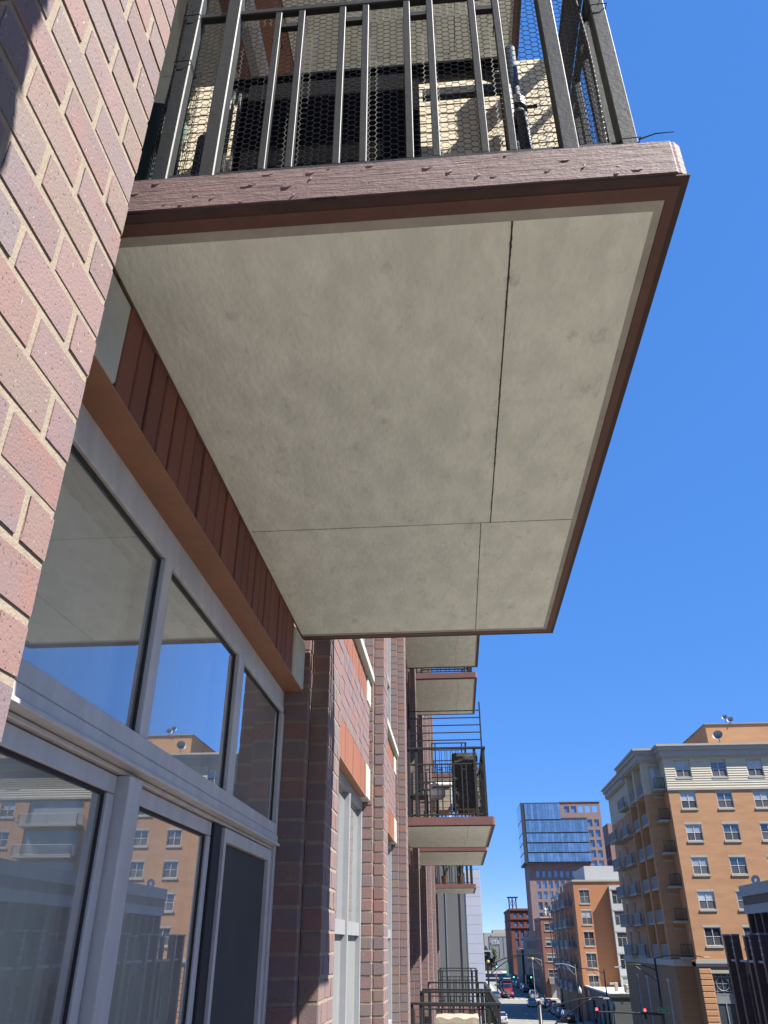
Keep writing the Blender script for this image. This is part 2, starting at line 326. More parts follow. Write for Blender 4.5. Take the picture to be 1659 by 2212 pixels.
def brick_mesh(n, dx, bevel):
    g = 0.005
    me = one(-dx, 0, g, n * MO - g, g, MO - g).mesh('brick', M['brick'], bevel=bevel, seg=2)
    for v in me.vertices: v.co += Vector((R.uniform(-0.0007, 0.0005), R.uniform(-0.0011, 0.0011), R.uniform(-0.0013, 0.0013)))
    return me
BM = {(n, dx): [brick_mesh(n, dx, R.uniform(0.003, 0.006)) for _ in range(6)] for n in (1, 2) for dx in (0.095, 0.135)}
stuff = MB()
count = 0
def put_brick(parent, n, x, y, z, single, dx=0.095):
    """n modules long along y, outer face at x, lower joint at z"""
    global count
    jx = R.uniform(-0.0009, 0.0011); jz = R.uniform(-0.0012, 0.0012); jy = R.uniform(-0.0012, 0.0012)
    if single and count < 298:
        o = link('brick', R.choice(BM[(n, dx)]), parent, (x + jx, y + jy, z + jz)); count += 1
    else:
        stuff.box(x - dx + jx, x + jx, y + 0.005 + jy, y + n * MO - 0.005 + jy, z + 0.005 + jz, z + MO - 0.005 + jz)
for k in range(-1, 9):
    s, e = S_(k), E_(k)
    core = MB(); core.box(X - 0.1, X - 0.0030, s + 0.0085, e - 0.0085, GZ, 11.0); core.box(X - 0.36, X - MO - 0.0030, s - MO + 0.0085, e + MO - 0.0085, GZ, 10.95)
    pier = core.build('pier', M['mortar'], bld)
    zr = {0: (-0.3, 3.6), 1: (-2.2, 3.2), 2: (-2.6, 5.0)}.get(k, (-4.2, 9.5))
    if k == -1: continue
    i0, i1 = math.floor((zr[0] - ZJ) / MO), math.ceil((zr[1] - ZJ) / MO)
    for i in range(i0, i1):
        z = ZJ + i * MO
        lens = (1, 2, 2) if i % 2 else (2, 2, 1)
        vis = {0: 0.1 < z < 2.45, 1: -0.65 < z < 1.5, 2: -0.75 < z < 2.35}.get(k, False)
        y = e
        for n in lens:
            y -= n * MO; put_brick(pier, n, X, y, z, vis)
        a = 1 if i % 2 else 2
        put_brick(pier, 2 if a == 2 else 1, X - MO, s - MO, z, vis and k > 0, 0.135)
        if k != 0 or True: put_brick(pier, 1, X - MO, e, z, False)
stuff.build('brick', M['brick'], bld, kind='stuff')

XW = -0.823                                  # face of the walls between the piers
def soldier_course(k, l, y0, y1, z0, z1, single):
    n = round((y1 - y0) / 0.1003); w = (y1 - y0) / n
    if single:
        me = one(-0.09, 0, 0.006, w - 0.006, 0, z1 - z0).mesh('soldier_brick', M['soldier_shaded'], bevel=0.004)
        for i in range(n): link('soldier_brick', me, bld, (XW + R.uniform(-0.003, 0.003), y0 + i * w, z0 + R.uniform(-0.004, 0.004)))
        return
    for i in range(n): SOLD.box(XW - 0.09, XW + R.uniform(-0.002, 0.002), y0 + i * w + 0.002, y0 + (i + 1) * w - 0.002, z0, z1)
SOLD = MB(); BAND = MB(); WALL = MB()
def pre_block(y0, y1, z0, z1, p=0.006, back=0.12):
    one(XW - back, XW + p, y0, y1, z0, z1).build('precast_block', M['precast'], bld, bevel=0.008)
def lintel_plate(y0, y1, z, xi):
    one(xi, XW + 0.002, y0, y1, z - 0.008, z).build('lintel', M['steel_lintel'], bld)
for k in range(-1, 8):
    y0, y1 = E_(k) + MO, S_(k + 1) - MO
    for l in LEVELS:
        dz = l * FH; near = (k == 0 and l == 0)
        if k in BAL:
            zb = 1.245
            WALL.box(-1.3, XW - 0.045, y0, y1, zb + dz, 1.652 + dz)
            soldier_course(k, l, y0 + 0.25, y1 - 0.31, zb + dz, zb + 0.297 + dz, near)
            pre_block(y0, y0 + 0.243, zb + 0.002 + dz, zb + 0.272 + dz); pre_block(y1 - 0.303, y1, zb + 0.002 + dz, zb + 0.272 + dz)
            lintel_plate(y0, y1, zb + dz - 0.001, -0.925)
        else:
            zb = 1.22
            WALL.box(-1.3, XW - 0.045, y0, y1, zb + dz, 2.40 + dz)
            soldier_course(k, l, y0 + 0.25, y1 - 0.30, zb + dz, zb + 0.295 + dz, False)
            pre_block(y0, y0 + 0.245, zb - 0.01 + dz, zb + 0.295 + dz, 0.012); pre_block(y1 - 0.295, y1, zb - 0.01 + dz, zb + 0.295 + dz, 0.012)
            lintel_plate(y0, y1, zb + dz - 0.001, -0.89)
            zt = zb + 0.295
            for i in range(6):
                yy = y0 - (MO if i % 2 else 0)
                while yy < y1:
                    a, b_ = max(yy, y0), min(yy + 2 * MO, y1)
                    if b_ - a > 0.03: BAND.box(XW - 0.09, XW + R.uniform(-0.002, 0.002), a + 0.004, b_ - 0.004, zt + i * MO + 0.004 + dz, zt + (i + 1) * MO - 0.004 + dz)
                    yy += 2 * MO
            zs = zt + 6 * MO
            soldier_course(k, l, y0 + 0.25, y1 - 0.30, zs + dz, zs + 0.255 + dz, False)
            pre_block(y0, y0 + 0.245, zs + dz, zs + 0.25 + dz, 0.012); pre_block(y1 - 0.295, y1, zs + dz, zs + 0.25 + dz, 0.012)
            one(-1.0, XW + 0.05, y0 + 0.002, y1 - 0.002, zs + 0.257 + dz, zs + 0.345 + dz).build('sill', M['precast'], bld, bevel=0.01)
WALL.build('backing_wall', M['mortar'], bld)
SOLD.build('soldier_brick', M['soldier'], bld, kind='stuff', label='flush orange soldier bricks over and under the windows')
BAND.build('brick', M['brick'], bld, kind='stuff')

# the near window wall, members measured one by one
y0, y1 = E_(0) + MO, S_(1) - MO
W0, W1 = -0.98, 1.245
fr = MB()
fr.box(-1.02, -0.925, y0, y1, 1.157, W1); fr.box(-1.02, -0.917, y0 + 0.02, y1 - 0.02, 1.115, 1.153)
fr.box(-1.02, -0.915, y0, y0 + 0.09, -1.64, 1.113); fr.box(-1.02, -0.915, y1 - 0.045, y1, -1.64, 1.113)
fr.box(-1.01, -0.935, y1 - 0.082, y1 - 0.048, -1.64, 1.113)
fr.box(-1.02, -0.90, y0 + 0.09, y1 - 0.09, -1.70, -1.60)
win = fr.build('window', M['alu'], bld, bevel=0.0025, label='grey aluminium window wall with transom lights and sliding sashes')
def sub(name, m, *bx, bev=0.002):
    q = MB()
    for b_ in bx: q.box(*b_)
    return q.build(name, M[m], win, bevel=bev)
L0, L3 = y0 + 0.09, y1 - 0.09
sub('mullion', 'alu', (-1.01, -0.912, 2.235, 2.303, 0.537, 1.113)); sub('mullion', 'alu', (-1.01, -0.912, 3.213, 3.308, 0.537, 1.113))
sub('transom', 'alu', (-1.01, -0.905, L0, L3 + 0.035, 0.484, 0.535), (-1.01, -0.898, L0, L3 + 0.035, 0.446, 0.480), (-1.01, -0.885, L0, L3 + 0.035, 0.432, 0.444))
sub('head_track', 'alu', (-1.01, -0.925, L0, L3 + 0.03, 0.418, 0.430))
sub('post', 'alu', (-1.0, -0.905, 2.20, 2.298, -1.6, 0.416))
for a, b_ in ((L0, 2.196), (2.302, 3.155)):
    sub('sash', 'alu', (-0.995, -0.942, a, b_, 0.366, 0.414), (-0.995, -0.942, b_ - 0.045, b_, -1.58, 0.364), (-0.995, -0.942, a, a + (0.05 if a < 2 else 0.02), -1.58, 0.364), (-0.995, -0.942, a + 0.06, b_ - 0.05, -1.58, -1.50))
sub('meeting_stile', 'gasket', (-1.0, -0.93, 3.158, 3.262, -1.58, 0.412))
sub('screen_door', 'alu', (-0.955, -0.918, 3.27, 3.30, -1.58, 0.41), (-0.955, -0.918, 4.095, 4.145, -1.58, 0.41), (-0.955, -0.918, 3.302, 4.093, 0.36, 0.41))
sub('insect_screen', 'screen', (-0.94, -0.938, 3.302, 4.093, -1.57, 0.358), bev=0)
for a, b_, c, d, x in ((L0, 2.235, 0.535, 1.113, -0.936), (2.303, 3.213, 0.535, 1.113, -0.936), (3.308, L3 + 0.01, 0.535, 1.113, -0.936), (L0 + 0.045, 2.155, -1.52, 0.368, -0.958), (2.318, 3.112, -1.52, 0.368, -0.958)):
    q = MB(); q.quad((x, a, c), (x, b_, c), (x, b_, d), (x, a, d)); q.build('pane', M['glass' if d > 1 else 'glass_low'], win)
    g = 0.012; gz = MB()                     # black glazing gasket round the pane
    gz.box(x + 0.001, x + 0.007, a, b_, d - g, d - 0.001); gz.box(x + 0.001, x + 0.007, b_ - g, b_ - 0.001, c + 0.001, d - g - 0.001); gz.box(x + 0.001, x + 0.007, a + 0.001, a + g, c + 0.001, d - g - 0.001)
    gz.build('gasket', M['gasket'], win)
# the room behind it and its vertical blind
rm = MB(); rx0, rx1, ry0, ry1, rz0, rz1 = -5.5, -1.022, 1.0, 4.5, -1.70, 1.30
rm.quad((rx0, ry0, rz0), (rx1, ry0, rz0), (rx1, ry1, rz0), (rx0, ry1, rz0)); rm.quad((rx0, ry0, rz1), (rx1, ry0, rz1), (rx1, ry1, rz1), (rx0, ry1, rz1))
rm.quad((rx0, ry0, rz0), (rx0, ry1, rz0), (rx0, ry1, rz1), (rx0, ry0, rz1)); rm.quad((rx0, ry0, rz0), (rx1, ry0, rz0), (rx1, ry0, rz1), (rx0, ry0, rz1)); rm.quad((rx0, ry1, rz0), (rx1, ry1, rz0), (rx1, ry1, rz1), (rx0, ry1, rz1))
rm.build('room_shell', M['plaster'], bld)
vb = thing('vertical_blind', (-1.10, 2.2, 1.12), 'cream vertical slat blind hanging behind the near window glass', 'blind')
one(-1.07, -1.0, 1.36, 3.20, 1.10, 1.14).build('headrail', M['white'], vb)
q = MB()
for j in range(7):
    t = -0.5 + j / 6; q.v += [(0.006 * math.cos(3 * t), t * 0.089, -2.66), (0.006 * math.cos(3 * t), t * 0.089, 0)]
for j in range(6): q.f.append((2 * j, 2 * j + 2, 2 * j + 3, 2 * j + 1))
slat = q.mesh('slat', M['blind'], smooth=True)
for i in range(25):
    o = link('slat', slat, vb, (-1.03, 1.34 + i * 0.074, 1.09)); o.rotation_euler = (0, 0, rad(-16 + R.uniform(-4, 4)))

# plain windows of the other bays
M['pane_dark'] = pane_mat('pane_dark', (0.035, 0.045, 0.05), 0.6)
M['pane_grey'] = pane_mat('pane_grey', (0.25, 0.265, 0.26), 0.5, rnd=0.08)
M['pane_panel'] = mat('grey_panel', (0.34, 0.35, 0.34), (0.28, 0.29, 0.28), 1.5, 0.5)
def simple_window(k, l):
    y0, y1 = E_(k) + MO + 0.004, S_(k + 1) - MO - 0.004; dz = l * FH
    flush = k not in BAL
    zt = (1.209 if flush else 1.234) + dz; zb = (-0.885 if flush else -1.70) + dz; xf = -0.885 if flush else -0.92
    f = MB(); th = 0.05
    f.box(xf - 0.09, xf, y0, y1, zt - 0.075, zt); f.box(xf - 0.09, xf, y0, y0 + th, zb, zt - 0.077); f.box(xf - 0.09, xf, y1 - th, y1, zb, zt - 0.077); f.box(xf - 0.09, xf, y0 + th, y1 - th, zb, zb + 0.06)
    w = f.build('window', M['alu_white'] if flush else M['alu'], bld, bevel=0.002)
    if not flush and not (k in (3, 4) and l == 0): 
        q = MB(); q.quad((xf - 0.05, y0, zb), (xf - 0.05, y1, zb), (xf - 0.05, y1, zt), (xf - 0.05, y0, zt)); q.build('pane', M['pane_dark'], w); return
    n = 3; u = (y1 - y0) / n; zr = 0.166 + dz
    for i in range(n):
        a, b_ = y0 + i * u, y0 + (i + 1) * u
        if i: one(xf - 0.08, xf + 0.004, a - 0.035, a + 0.035, zb + 0.062, zt - 0.077).build('mullion', M['alu_white'] if flush else M['alu'], w)
        one(xf - 0.06, xf - 0.012, a + 0.036, b_ - 0.036, zr - 0.10, zr).build('rail', M['alu_white'] if flush else M['alu'], w)
        q = MB(); q.quad((xf - 0.04, a + 0.03, zr), (xf - 0.04, b_ - 0.03, zr), (xf - 0.04, b_ - 0.03, zt - 0.07), (xf - 0.04, a + 0.03, zt - 0.07)); q.build('pane', M['pane_grey'] if flush else M['pane_dark'], w)
        q = MB(); q.quad((xf - 0.045, a + 0.03, zb), (xf - 0.045, b_ - 0.03, zb), (xf - 0.045, b_ - 0.03, zr - 0.1), (xf - 0.045, a + 0.03, zr - 0.1)); q.build('lower_panel', M['pane_panel'] if flush else M['pane_dark'], w)
for k in range(-1, 8):
    for l in LEVELS:
        if (k, l) != (0, 0): simple_window(k, l)
one(-12, -1.5, -6, S_(8) + 0.4, GZ, 11.2).build('building_core', M['mortar'], bld)

# ------------------------------------------------------------------ balconies (part of the building): slab, soffit, railing
ys, ye, xo, zs, zt = 1.21, 4.195, 0.60, 1.526, 1.652
def ring(bot, top, pts):
    q = MB(); n = len(pts); q.v = [(x, y, bot) for x, y in pts] + [(x, y, top) for x, y in pts]
    q.f = [tuple(range(n - 1, -1, -1)), tuple(range(n, 2 * n))] + [(i, (i + 1) % n, n + (i + 1) % n, n + i) for i in range(n)]
    return q
c = 0.026
slab = ring(zs + 0.004, zt, [(-0.83, ys), (xo - c, ys), (xo, ys + c * 0.8), (xo, ye - c), (xo - c, ye), (-0.83, ye)]).mesh('balcony', M['fascia'], bevel=0.006, seg=2)
slab2 = slab.copy(); slab2.materials.clear(); slab2.materials.append(M['fascia_red'])
def frame_mesh(name, m, a, b_, c_, d, z0, z1):   # a hoop, open at the wall: insets a..b_ at the ends, c_..d on the street side
    q = MB(); q.box(-0.815, xo - c_, ys + a, ys + b_, z0, z1); q.box(xo - d, xo - c_, ys + b_, ye - b_, z0, z1); q.box(-0.815, xo - c_, ye - b_, ye - a, z0, z1)
    return q.mesh(name, M[m])
M['rim_outer'] = mat('rim_outer_paint', (0.055, 0.03, 0.026), (0.09, 0.045, 0.035), 14, 0.8)  # outer underside strip, coloured darker than the rim
PARTS = [('drip_edge', frame_mesh('drip_edge', 'rim_outer', 0.004, 0.030, 0.004, 0.020, zs + 0.0005, zs + 0.006)), ('rim', frame_mesh('rim', 'rim', 0.030, 0.068, 0.020, 0.045, zs - 0.001, zs + 0.006)), ('soffit_border', frame_mesh('soffit_border', 'soffit_edge', 0.069, 0.10, 0.046, 0.066, zs + 0.001, zs + 0.006))]
jy = 2.845
for i, (a, b_, c0, d) in enumerate(((-0.815, 0.198, ys + 0.1, jy), (0.2025, xo - 0.066, ys + 0.1, jy), (-0.815, 0.160, jy + 0.0026, ye - 0.1), (0.1632, xo - 0.066, jy + 0.0026, ye - 0.1))):
    q = MB(); nx, ny = 10, 14                 # a slightly uneven cement board
    for ix in range(nx + 1):
        for iy in range(ny + 1):
            q.v.append((a + (b_ - a) * ix / nx, c0 + (d - c0) * iy / ny, zs + 0.0015 + (0 if ix in (0, nx) or iy in (0, ny) else R.uniform(-0.0006, 0.0006))))
    for ix in range(nx):
        for iy in range(ny):
            p_ = ix * (ny + 1) + iy; q.f.append((p_, p_ + 1, p_ + ny + 2, p_ + ny + 1))
    PARTS.append(('soffit_panel', q.mesh('soffit_panel', M['soffit'], smooth=True)))
yr, yf, xr, rt = 1.25, 4.14, 0.488, 2.64
def rb(name, *b_, bev=0.003): return (name, one(*b_).mesh(name, M['metal'], bevel=bev))
RAIL = []
RAIL += [rb('top_rail', -0.69, xr + 0.035, yr - 0.03, yr + 0.03, rt, rt + 0.03), rb('top_rail', xr - 0.03, xr + 0.03, yr + 0.032, yf - 0.032, rt, rt + 0.03), rb('top_rail', -0.69, xr + 0.035, yf - 0.03, yf + 0.03, rt, rt + 0.03)]
for z0 in (2.405, 1.675):
    RAIL += [rb('rail', -0.69, xr, yr - 0.011, yr + 0.011, z0, z0 + 0.022), rb('rail', xr - 0.011, xr + 0.011, yr + 0.02, yf - 0.02, z0, z0 + 0.022), rb('rail', -0.69, xr, yf - 0.011, yf + 0.011, z0, z0 + 0.022)]
for x, y in ((-0.672, yr), (-0.552, yr), (0.348, yr), (xr, yr), (xr, 2.2), (xr, 3.15), (xr, yf), (-0.672, yf), (0.348, yf)):
    RAIL.append(rb('post', x - 0.02, x + 0.02, y - 0.02, y + 0.02, zt, rt))
PICK = []; CROSS = []
pk = one(-0.0095, 0.0095, -0.0095, 0.0095, 1.697, 2.404).mesh('picket', M['metal'], bevel=0.0015)
for px in (-0.4165, -0.3475, -0.227, -0.1595, -0.041, 0.025, 0.145, 0.213):
    PICK += [(px, yr), (px, yf)]
for px in (-0.4165, -0.227, -0.041, 0.145):
    for y in (yr, yf): CROSS.append(rb('cross_piece', px + 0.01, px + 0.059, y - 0.008, y + 0.008, 2.327, 2.345, bev=0))
yy = yr + 0.10
while yy < yf - 0.12:
    if min(abs(yy - 2.2), abs(yy - 3.15), abs(yy + 0.067 - 2.2), abs(yy + 0.067 - 3.15)) > 0.04:
        PICK += [(xr, yy), (xr, yy + 0.067)]; CROSS.append(rb('cross_piece', xr - 0.008, xr + 0.008, yy + 0.01, yy + 0.057, 2.327, 2.345, bev=0))
    yy += 0.188
pm = MB()
for x, y in PICK: pm.box(x - 0.0095, x + 0.0095, y - 0.0095, y + 0.0095, 1.697, 2.404)
pickmesh = pm.mesh('picket', M['metal'])
BALC = {}
for k, l in ((0, 0), (3, 0), (4, 0), (3, -1), (4, -1), (7, 0), (7, -1), (3, 1), (4, 1), (0, 1), (7, 1), (0, -1), (-1, -1)):
    at = (0, PITCH * k, FH * l)
    bo = link('balcony', slab if (k, l) == (0, 0) else slab2, bld, at); BALC[(k, l)] = bo
    tag(bo, {(0, 0): 'big brown-edged balcony overhead with pale soffit and wire-covered railing', (3, 0): 'balcony with a brown-covered grill behind black bars'}.get((k, l)))
    for nm, me in PARTS + RAIL: link(nm, me, bo, at)
    if (k, l) in ((0, 0), (3, 0), (3, -1), (4, -1)):
        for nm, me in CROSS: link(nm, me, bo, at)
        for x, y in PICK: link('picket', pk, bo, (x, y + at[1], at[2]))
    else:
        link('picket', pickmesh, bo, at)['kind'] = 'stuff'
BM_ = BALC[(0, 0)]
def crack(p0, p1, wmin, wmax, n):            # a ragged open joint between two boards
    q = MB(); (xa, ya), (xb, yb) = p0, p1; L = math.hypot(xb - xa, yb - ya); nx_, ny_ = -(yb - ya) / L, (xb - xa) / L; w = 0.0015
    pts = []
    for i in range(n + 1):
        w = min(wmax, max(wmin, w + R.uniform(-0.0012, 0.0012))); o = R.uniform(-0.0012, 0.0012); f = i / n
        if R.random() < 0.03: w = wmax * 1.25
        x, y = xa + (xb - xa) * f, ya + (yb - ya) * f; pts.append(((x + nx_ * (o + w), y + ny_ * (o + w), zs + 0.0004), (x + nx_ * (o - w), y + ny_ * (o - w), zs + 0.0004)))
    for a, b_ in zip(pts, pts[1:]): q.quad(a[0], b_[0], b_[1], a[1])
    return q
for p0, p1, wm in (((0.2, ys + 0.1), (0.2, jy), 0.0026), ((-0.80, jy + 0.002), (xo - 0.066, jy + 0.002), 0.0011), ((0.1616, jy + 0.004), (0.1616, ye - 0.1), 0.0016)):
    crack(p0, p1, 0.0004, wm, 160).build('joint_crack', M['gasket'], BM_)
q = MB()
for i in range(26):                          # lifted flakes of paint along the weathered front edge
    fx, fz = R.uniform(-0.72, 0.55), R.uniform(zs + 0.012, zt - 0.012); fw, fh = R.uniform(0.004, 0.016), R.uniform(0.0015, 0.005); lift = R.uniform(0.0015, 0.004)
    q.poly([(fx - fw, ys - 0.0004, fz), (fx - fw * 0.3, ys - lift, fz - fh), (fx + fw * 0.5, ys - lift, fz - fh * 0.8), (fx + fw, ys - 0.0004, fz + fh * 0.2), (fx + fw * 0.2, ys - lift * 0.7, fz + fh)])
q.build('paint_flake', M['fascia'], BM_, kind='stuff')
# chicken wire tied round the railing overhead
def wire_net(path, z0, z1, a, r, wob):
    pts = [Vector(p) for p in path]; seg = [(q_ - p).length for p, q_ in zip(pts, pts[1:])]; tot = sum(seg)
    def at(s, z):
        i = 0; ss = min(max(s, 0), tot - 1e-6)
        while ss > seg[i]: ss -= seg[i]; i += 1
        d = (pts[i + 1] - pts[i]).normalized(); p = pts[i] + d * ss
        w_ = wob * (math.sin(s * 9 + z * 4) + 0.7 * math.sin(s * 23 - z * 7)); nrm = Vector((-d.y, d.x))
        return Vector((p.x + nrm.x * w_, p.y + nrm.y * w_, z))
    q = MB(); h = a * math.sqrt(3); cols = int(tot / (1.5 * a)); rows = int((z1 - z0) / h)
    def seg_(p, q2):
        t = (q2 - p); n1 = t.cross(Vector((0.3, 1, 0.2))).normalized() * r; n2 = t.cross(n1).normalized() * r
        i = len(q.v); q.v += [tuple(p + n1), tuple(p - n1 * 0.5 + n2 * 0.87), tuple(p - n1 * 0.5 - n2 * 0.87), tuple(q2 + n1), tuple(q2 - n1 * 0.5 + n2 * 0.87), tuple(q2 - n1 * 0.5 - n2 * 0.87)]
        q.f += [(i, i + 1, i + 4, i + 3), (i + 1, i + 2, i + 5, i + 4), (i + 2, i, i + 3, i + 5)]
    for ci in range(cols):
        for ri in range(rows):
            cx = ci * 1.5 * a; cz = z0 + ri * h + (h / 2 if ci % 2 else 0)
            A = at(cx - a / 2, cz + h / 2); B = at(cx + a / 2, cz + h / 2); C_ = at(cx + a, cz); D = at(cx + a / 2, cz - h / 2)
            seg_(A, B); seg_(B, C_); seg_(C_, D)
    return q
wire_net([(-0.76, 1.75), (-0.765, 1.36), (-0.735, 1.285), (-0.66, 1.272), (0.44, 1.272), (0.462, 1.30), (0.468, 4.05)], 1.655, 2.63, 0.0125, 0.0010, 0.004).build('chicken_wire', M['wire'], BM_, kind='stuff')
for x, z, fl in ((-0.672, 2.16, 1), (-0.672, 2.39, 1), (-0.4165, 2.27, 0), (0.145, 2.06, 0), (0.213, 2.24, 0), (xr, 2.26, 1), (xr, 1.68, 2)):
    q = MB(); w = 0.023 if fl else 0.012
    q.path([(x - w, 1.268, z), (x - w, 1.268 - 2 * w, z + 0.002), (x + w, 1.268 - 2 * w, z + 0.004), (x + w, 1.272, z + 0.002), (x - w, 1.272, z)], 0.0018, 5)
    if fl == 1: q.path([(x, 1.225, z), (x + 0.004, 1.215, z + 0.01), (x + 0.02, 1.213, z + 0.03)], 0.0012, 4)
    if fl == 2: q.path([(x + 0.02, 1.225, z), (x + 0.06, 1.224, z + 0.015), (x + 0.105, 1.226, z + 0.019)], 0.0022, 5, 0.001)
    q.build('cable_tie', M['gasket'], BM_)

# ------------------------------------------------------------------ things standing on the balconies
# overhead: cream woven screen, black lounge chair, navy parasol pole, cushions
q = MB()
for i in range(41):
    z = 1.665 + i * 0.0226; q.box(-0.79 + 0.008 * math.sin(i), 0.415 + 0.006 * math.cos(i * 2.1), 1.552 + 0.0015 * (i % 2), 1.568, z - 0.0112, z + 0.0103)
sc_ = thing('woven_screen', (-0.2, 1.56, 1.652), 'cream woven reed screen standing behind the wire of the balcony overhead', 'screen')
q.build('reed', M['cream'], sc_, kind='stuff')
for x in (-0.78, -0.2, 0.4): one(x - 0.012, x + 0.012, 1.578, 1.60, 1.652, 2.60).build('batten', M['bark'], sc_)
lc = thing('lounge_chair', (-0.2, 1.45, 1.652), 'black cushioned lounge seat with rounded tubular frame on the balcony overhead', 'seat')
def arc_frame(y, x0, x1, z0, z1, r):
    pts = [(x0, y, z0)]
    for i in range(7): a = math.pi - i * math.pi / 12; pts.append((x0 + r + r * math.cos(a), y + 0.004 * i, z1 - r + r * math.sin(a)))
    for i in range(7): a = math.pi / 2 - i * math.pi / 12; pts.append((x1 - r + r * math.cos(a), y + 0.02, z1 - r + r * math.sin(a)))
    return pts + [(x1, y, z0)]
q = MB(); q.path(arc_frame(1.45, -0.62, 0.25, 1.652, 2.40, 0.10), 0.020, 8); q.build('back_frame', M['metal'], lc, smooth=True)
one(-0.57, -0.015, 1.40, 1.455, 1.80, 2.345).build('back_cushion', M['black'], lc, bevel=0.035, seg=3)
one(-0.58, -0.005, 1.40, 1.50, 1.69, 1.79).build('seat_cushion', M['black'], lc, bevel=0.03, seg=2)
one(-0.005, 0.24, 1.44, 1.46, 2.255, 2.285).build('back_bar', M['metal'], lc); one(-0.62, 0.25, 1.43, 1.475, 2.385, 2.425).build('head_roll', M['black'], lc, bevel=0.015)
for x in (-0.64, 0.27):
    q = MB(); q.path([(x, 1.36, 1.652), (x, 1.37, 2.02), (x, 1.40, 2.08), (x, 1.55, 2.09)], 0.016, 8); q.build('armrest', M['metal'], lc, smooth=True)
for x in (-0.60, -0.585, -0.565): one(x, x + 0.006, 1.40, 1.41, 1.66, 2.28).build('strap', M['greycloth'], lc)
pu = thing('parasol', (0.278, 1.50, 1.652), 'folded navy parasol pole standing by the wire overhead', 'parasol')
MB().tube((0.278, 1.5, 1.652), (0.286, 1.5, 2.56), 0.016, 10).build('pole', M['navy'], pu, smooth=True)
MB().lathe([(0.02, 2.22), (0.034, 2.23), (0.034, 2.27), (0.02, 2.28)], 0.281, 1.5, 10).build('crank_collar', M['metal'], pu)
MB().tube((0.30, 1.5, 2.25), (0.345, 1.5, 2.25), 0.006, 6).build('crank_handle', M['metal'], pu)
MB().lathe([(0.15, 1.652), (0.15, 1.70), (0.04, 1.73), (0.03, 1.80)], 0.278, 1.5, 14).build('base', M['metal'], pu)
cu = thing('cushion', (0.12, 1.34, 1.652), 'crumpled grey cushion at the foot of the overhead railing', 'cushion')
one(0.02, 0.19, 1.30, 1.42, 1.655, 1.80).build('cover', M['greycloth'], cu, bevel=0.03, seg=2)
tb = thing('storage_tub', (-0.76, 1.40, 1.652), 'teal plastic storage tub in the corner by the brick pier overhead', 'tub')
MB().lathe([(0.05, 1.655), (0.062, 1.70), (0.07, 2.16), (0.075, 2.18), (0.068, 2.18)], -0.80, 1.42, 16).build('body', M['teal'], tb, smooth=True)
# unseen blocker of leaves, added out of view to cast the near pier's shadow
hb = thing('shadow_blocker', (0.10, 0.30, 2.05), 'unseen leafy blocker added to cast the dark shadow on the near brick pier', 'shadow blocker')
MB().lathe([(0.05, 2.05), (0.13, 2.10), (0.17, 2.24), (0.16, 2.25)], 0.10, 0.30, 16).build('bowl', M['browncover'], hb, smooth=True)
q = MB(); q.path([(-0.70, 0.66, 3.25), (-0.2, 0.45, 3.30), (0.10, 0.30, 3.28), (0.10, 0.30, 3.1)], 0.01, 6); q.build('blocker_arm', M['metal'], hb)
q = MB()
for i in range(9000):
    a = R.uniform(0, 6.283); z = R.uniform(2.06, 3.2); rr = (0.17 + 0.015 * math.sin(z * 9)) * math.sqrt(R.random())
    p = Vector((0.10 + rr * math.cos(a), 0.30 + 0.75 * rr * math.sin(a), z)); u = Vector((R.gauss(0, 1), R.gauss(0, 1), R.gauss(0, 1))).normalized(); v = u.orthogonal().normalized(); w = 0.026
    q.quad(tuple(p - u * w), tuple(p + v * w * .6), tuple(p + u * w), tuple(p - v * w * .6))
q.build('blocker_leaves', M['leaf'], hb, kind='stuff')

# third bay along: covered grill, climbing-plant rack, pale cabinet, chair
B3 = E_(3) + 0.05
gr = thing('covered_grill', (0.20, B3 + 0.35, 1.652), 'tall grill under a wrinkled dark brown cover behind black bars', 'grill')
q = MB(); nx, nz = 10, 14; ring_ = []
for j in range(nz + 1):
    z = 1.80 + 0.80 * j / nz; s = 1.0 - 0.06 * (j / nz) ** 2; row = []
    for i in range(24):
        a = 2 * math.pi * i / 24; sx = 0.21 * s; sy = 0.22 * s
        ca, sa = math.cos(a), math.sin(a); px = math.copysign(abs(ca) ** 0.35, ca) * sx; py = math.copysign(abs(sa) ** 0.35, sa) * sy
        w = 1 + 0.035 * math.sin(a * 5 + z * 31) + 0.02 * math.sin(a * 9 - z * 57); row.append(len(q.v)); q.v.append((0.20 + px * w, B3 + 0.33 + py * w, z))
    ring_.append(row)
for r0, r1 in zip(ring_, ring_[1:]):
    for i in range(24): q.f.append((r0[i], r0[(i + 1) % 24], r1[(i + 1) % 24], r1[i]))
q.f.append(tuple(ring_[-1])); q.build('cover', M['browncover'], gr)
one(0.02, 0.38, B3 + 0.16, B3 + 0.5, 1.76, 1.795).build('shelf', M['canvas'], gr)
for x in (0.04, 0.34):
    for y in (0.18, 0.46): one(x, x + 0.025, B3 + y, B3 + y + 0.025, 1.652, 1.758).build('leg', M['white'], gr)
rk = thing('plant_rack', (-0.1, B3 + 0.9, 1.652), 'tall black rack of thin horizontal bars rising above the barred balcony', 'rack')
for x in (-0.70, 0.50): one(x - 0.012, x + 0.012, B3 + 0.88, B3 + 0.904, 1.652, 3.60).build('upright', M['metal'], rk)
for i in range(6):
    z = 3.46 - i * 0.122; one(-0.687, 0.487, B3 + 0.884, B3 + 0.90, z - 0.008, z + 0.008).build('bar', M['metal'], rk)
cb = thing('patio_cabinet', (-0.2, B3 + 1.4, 1.652), 'low cream patio cabinet half hidden by balcony bars', 'cabinet')
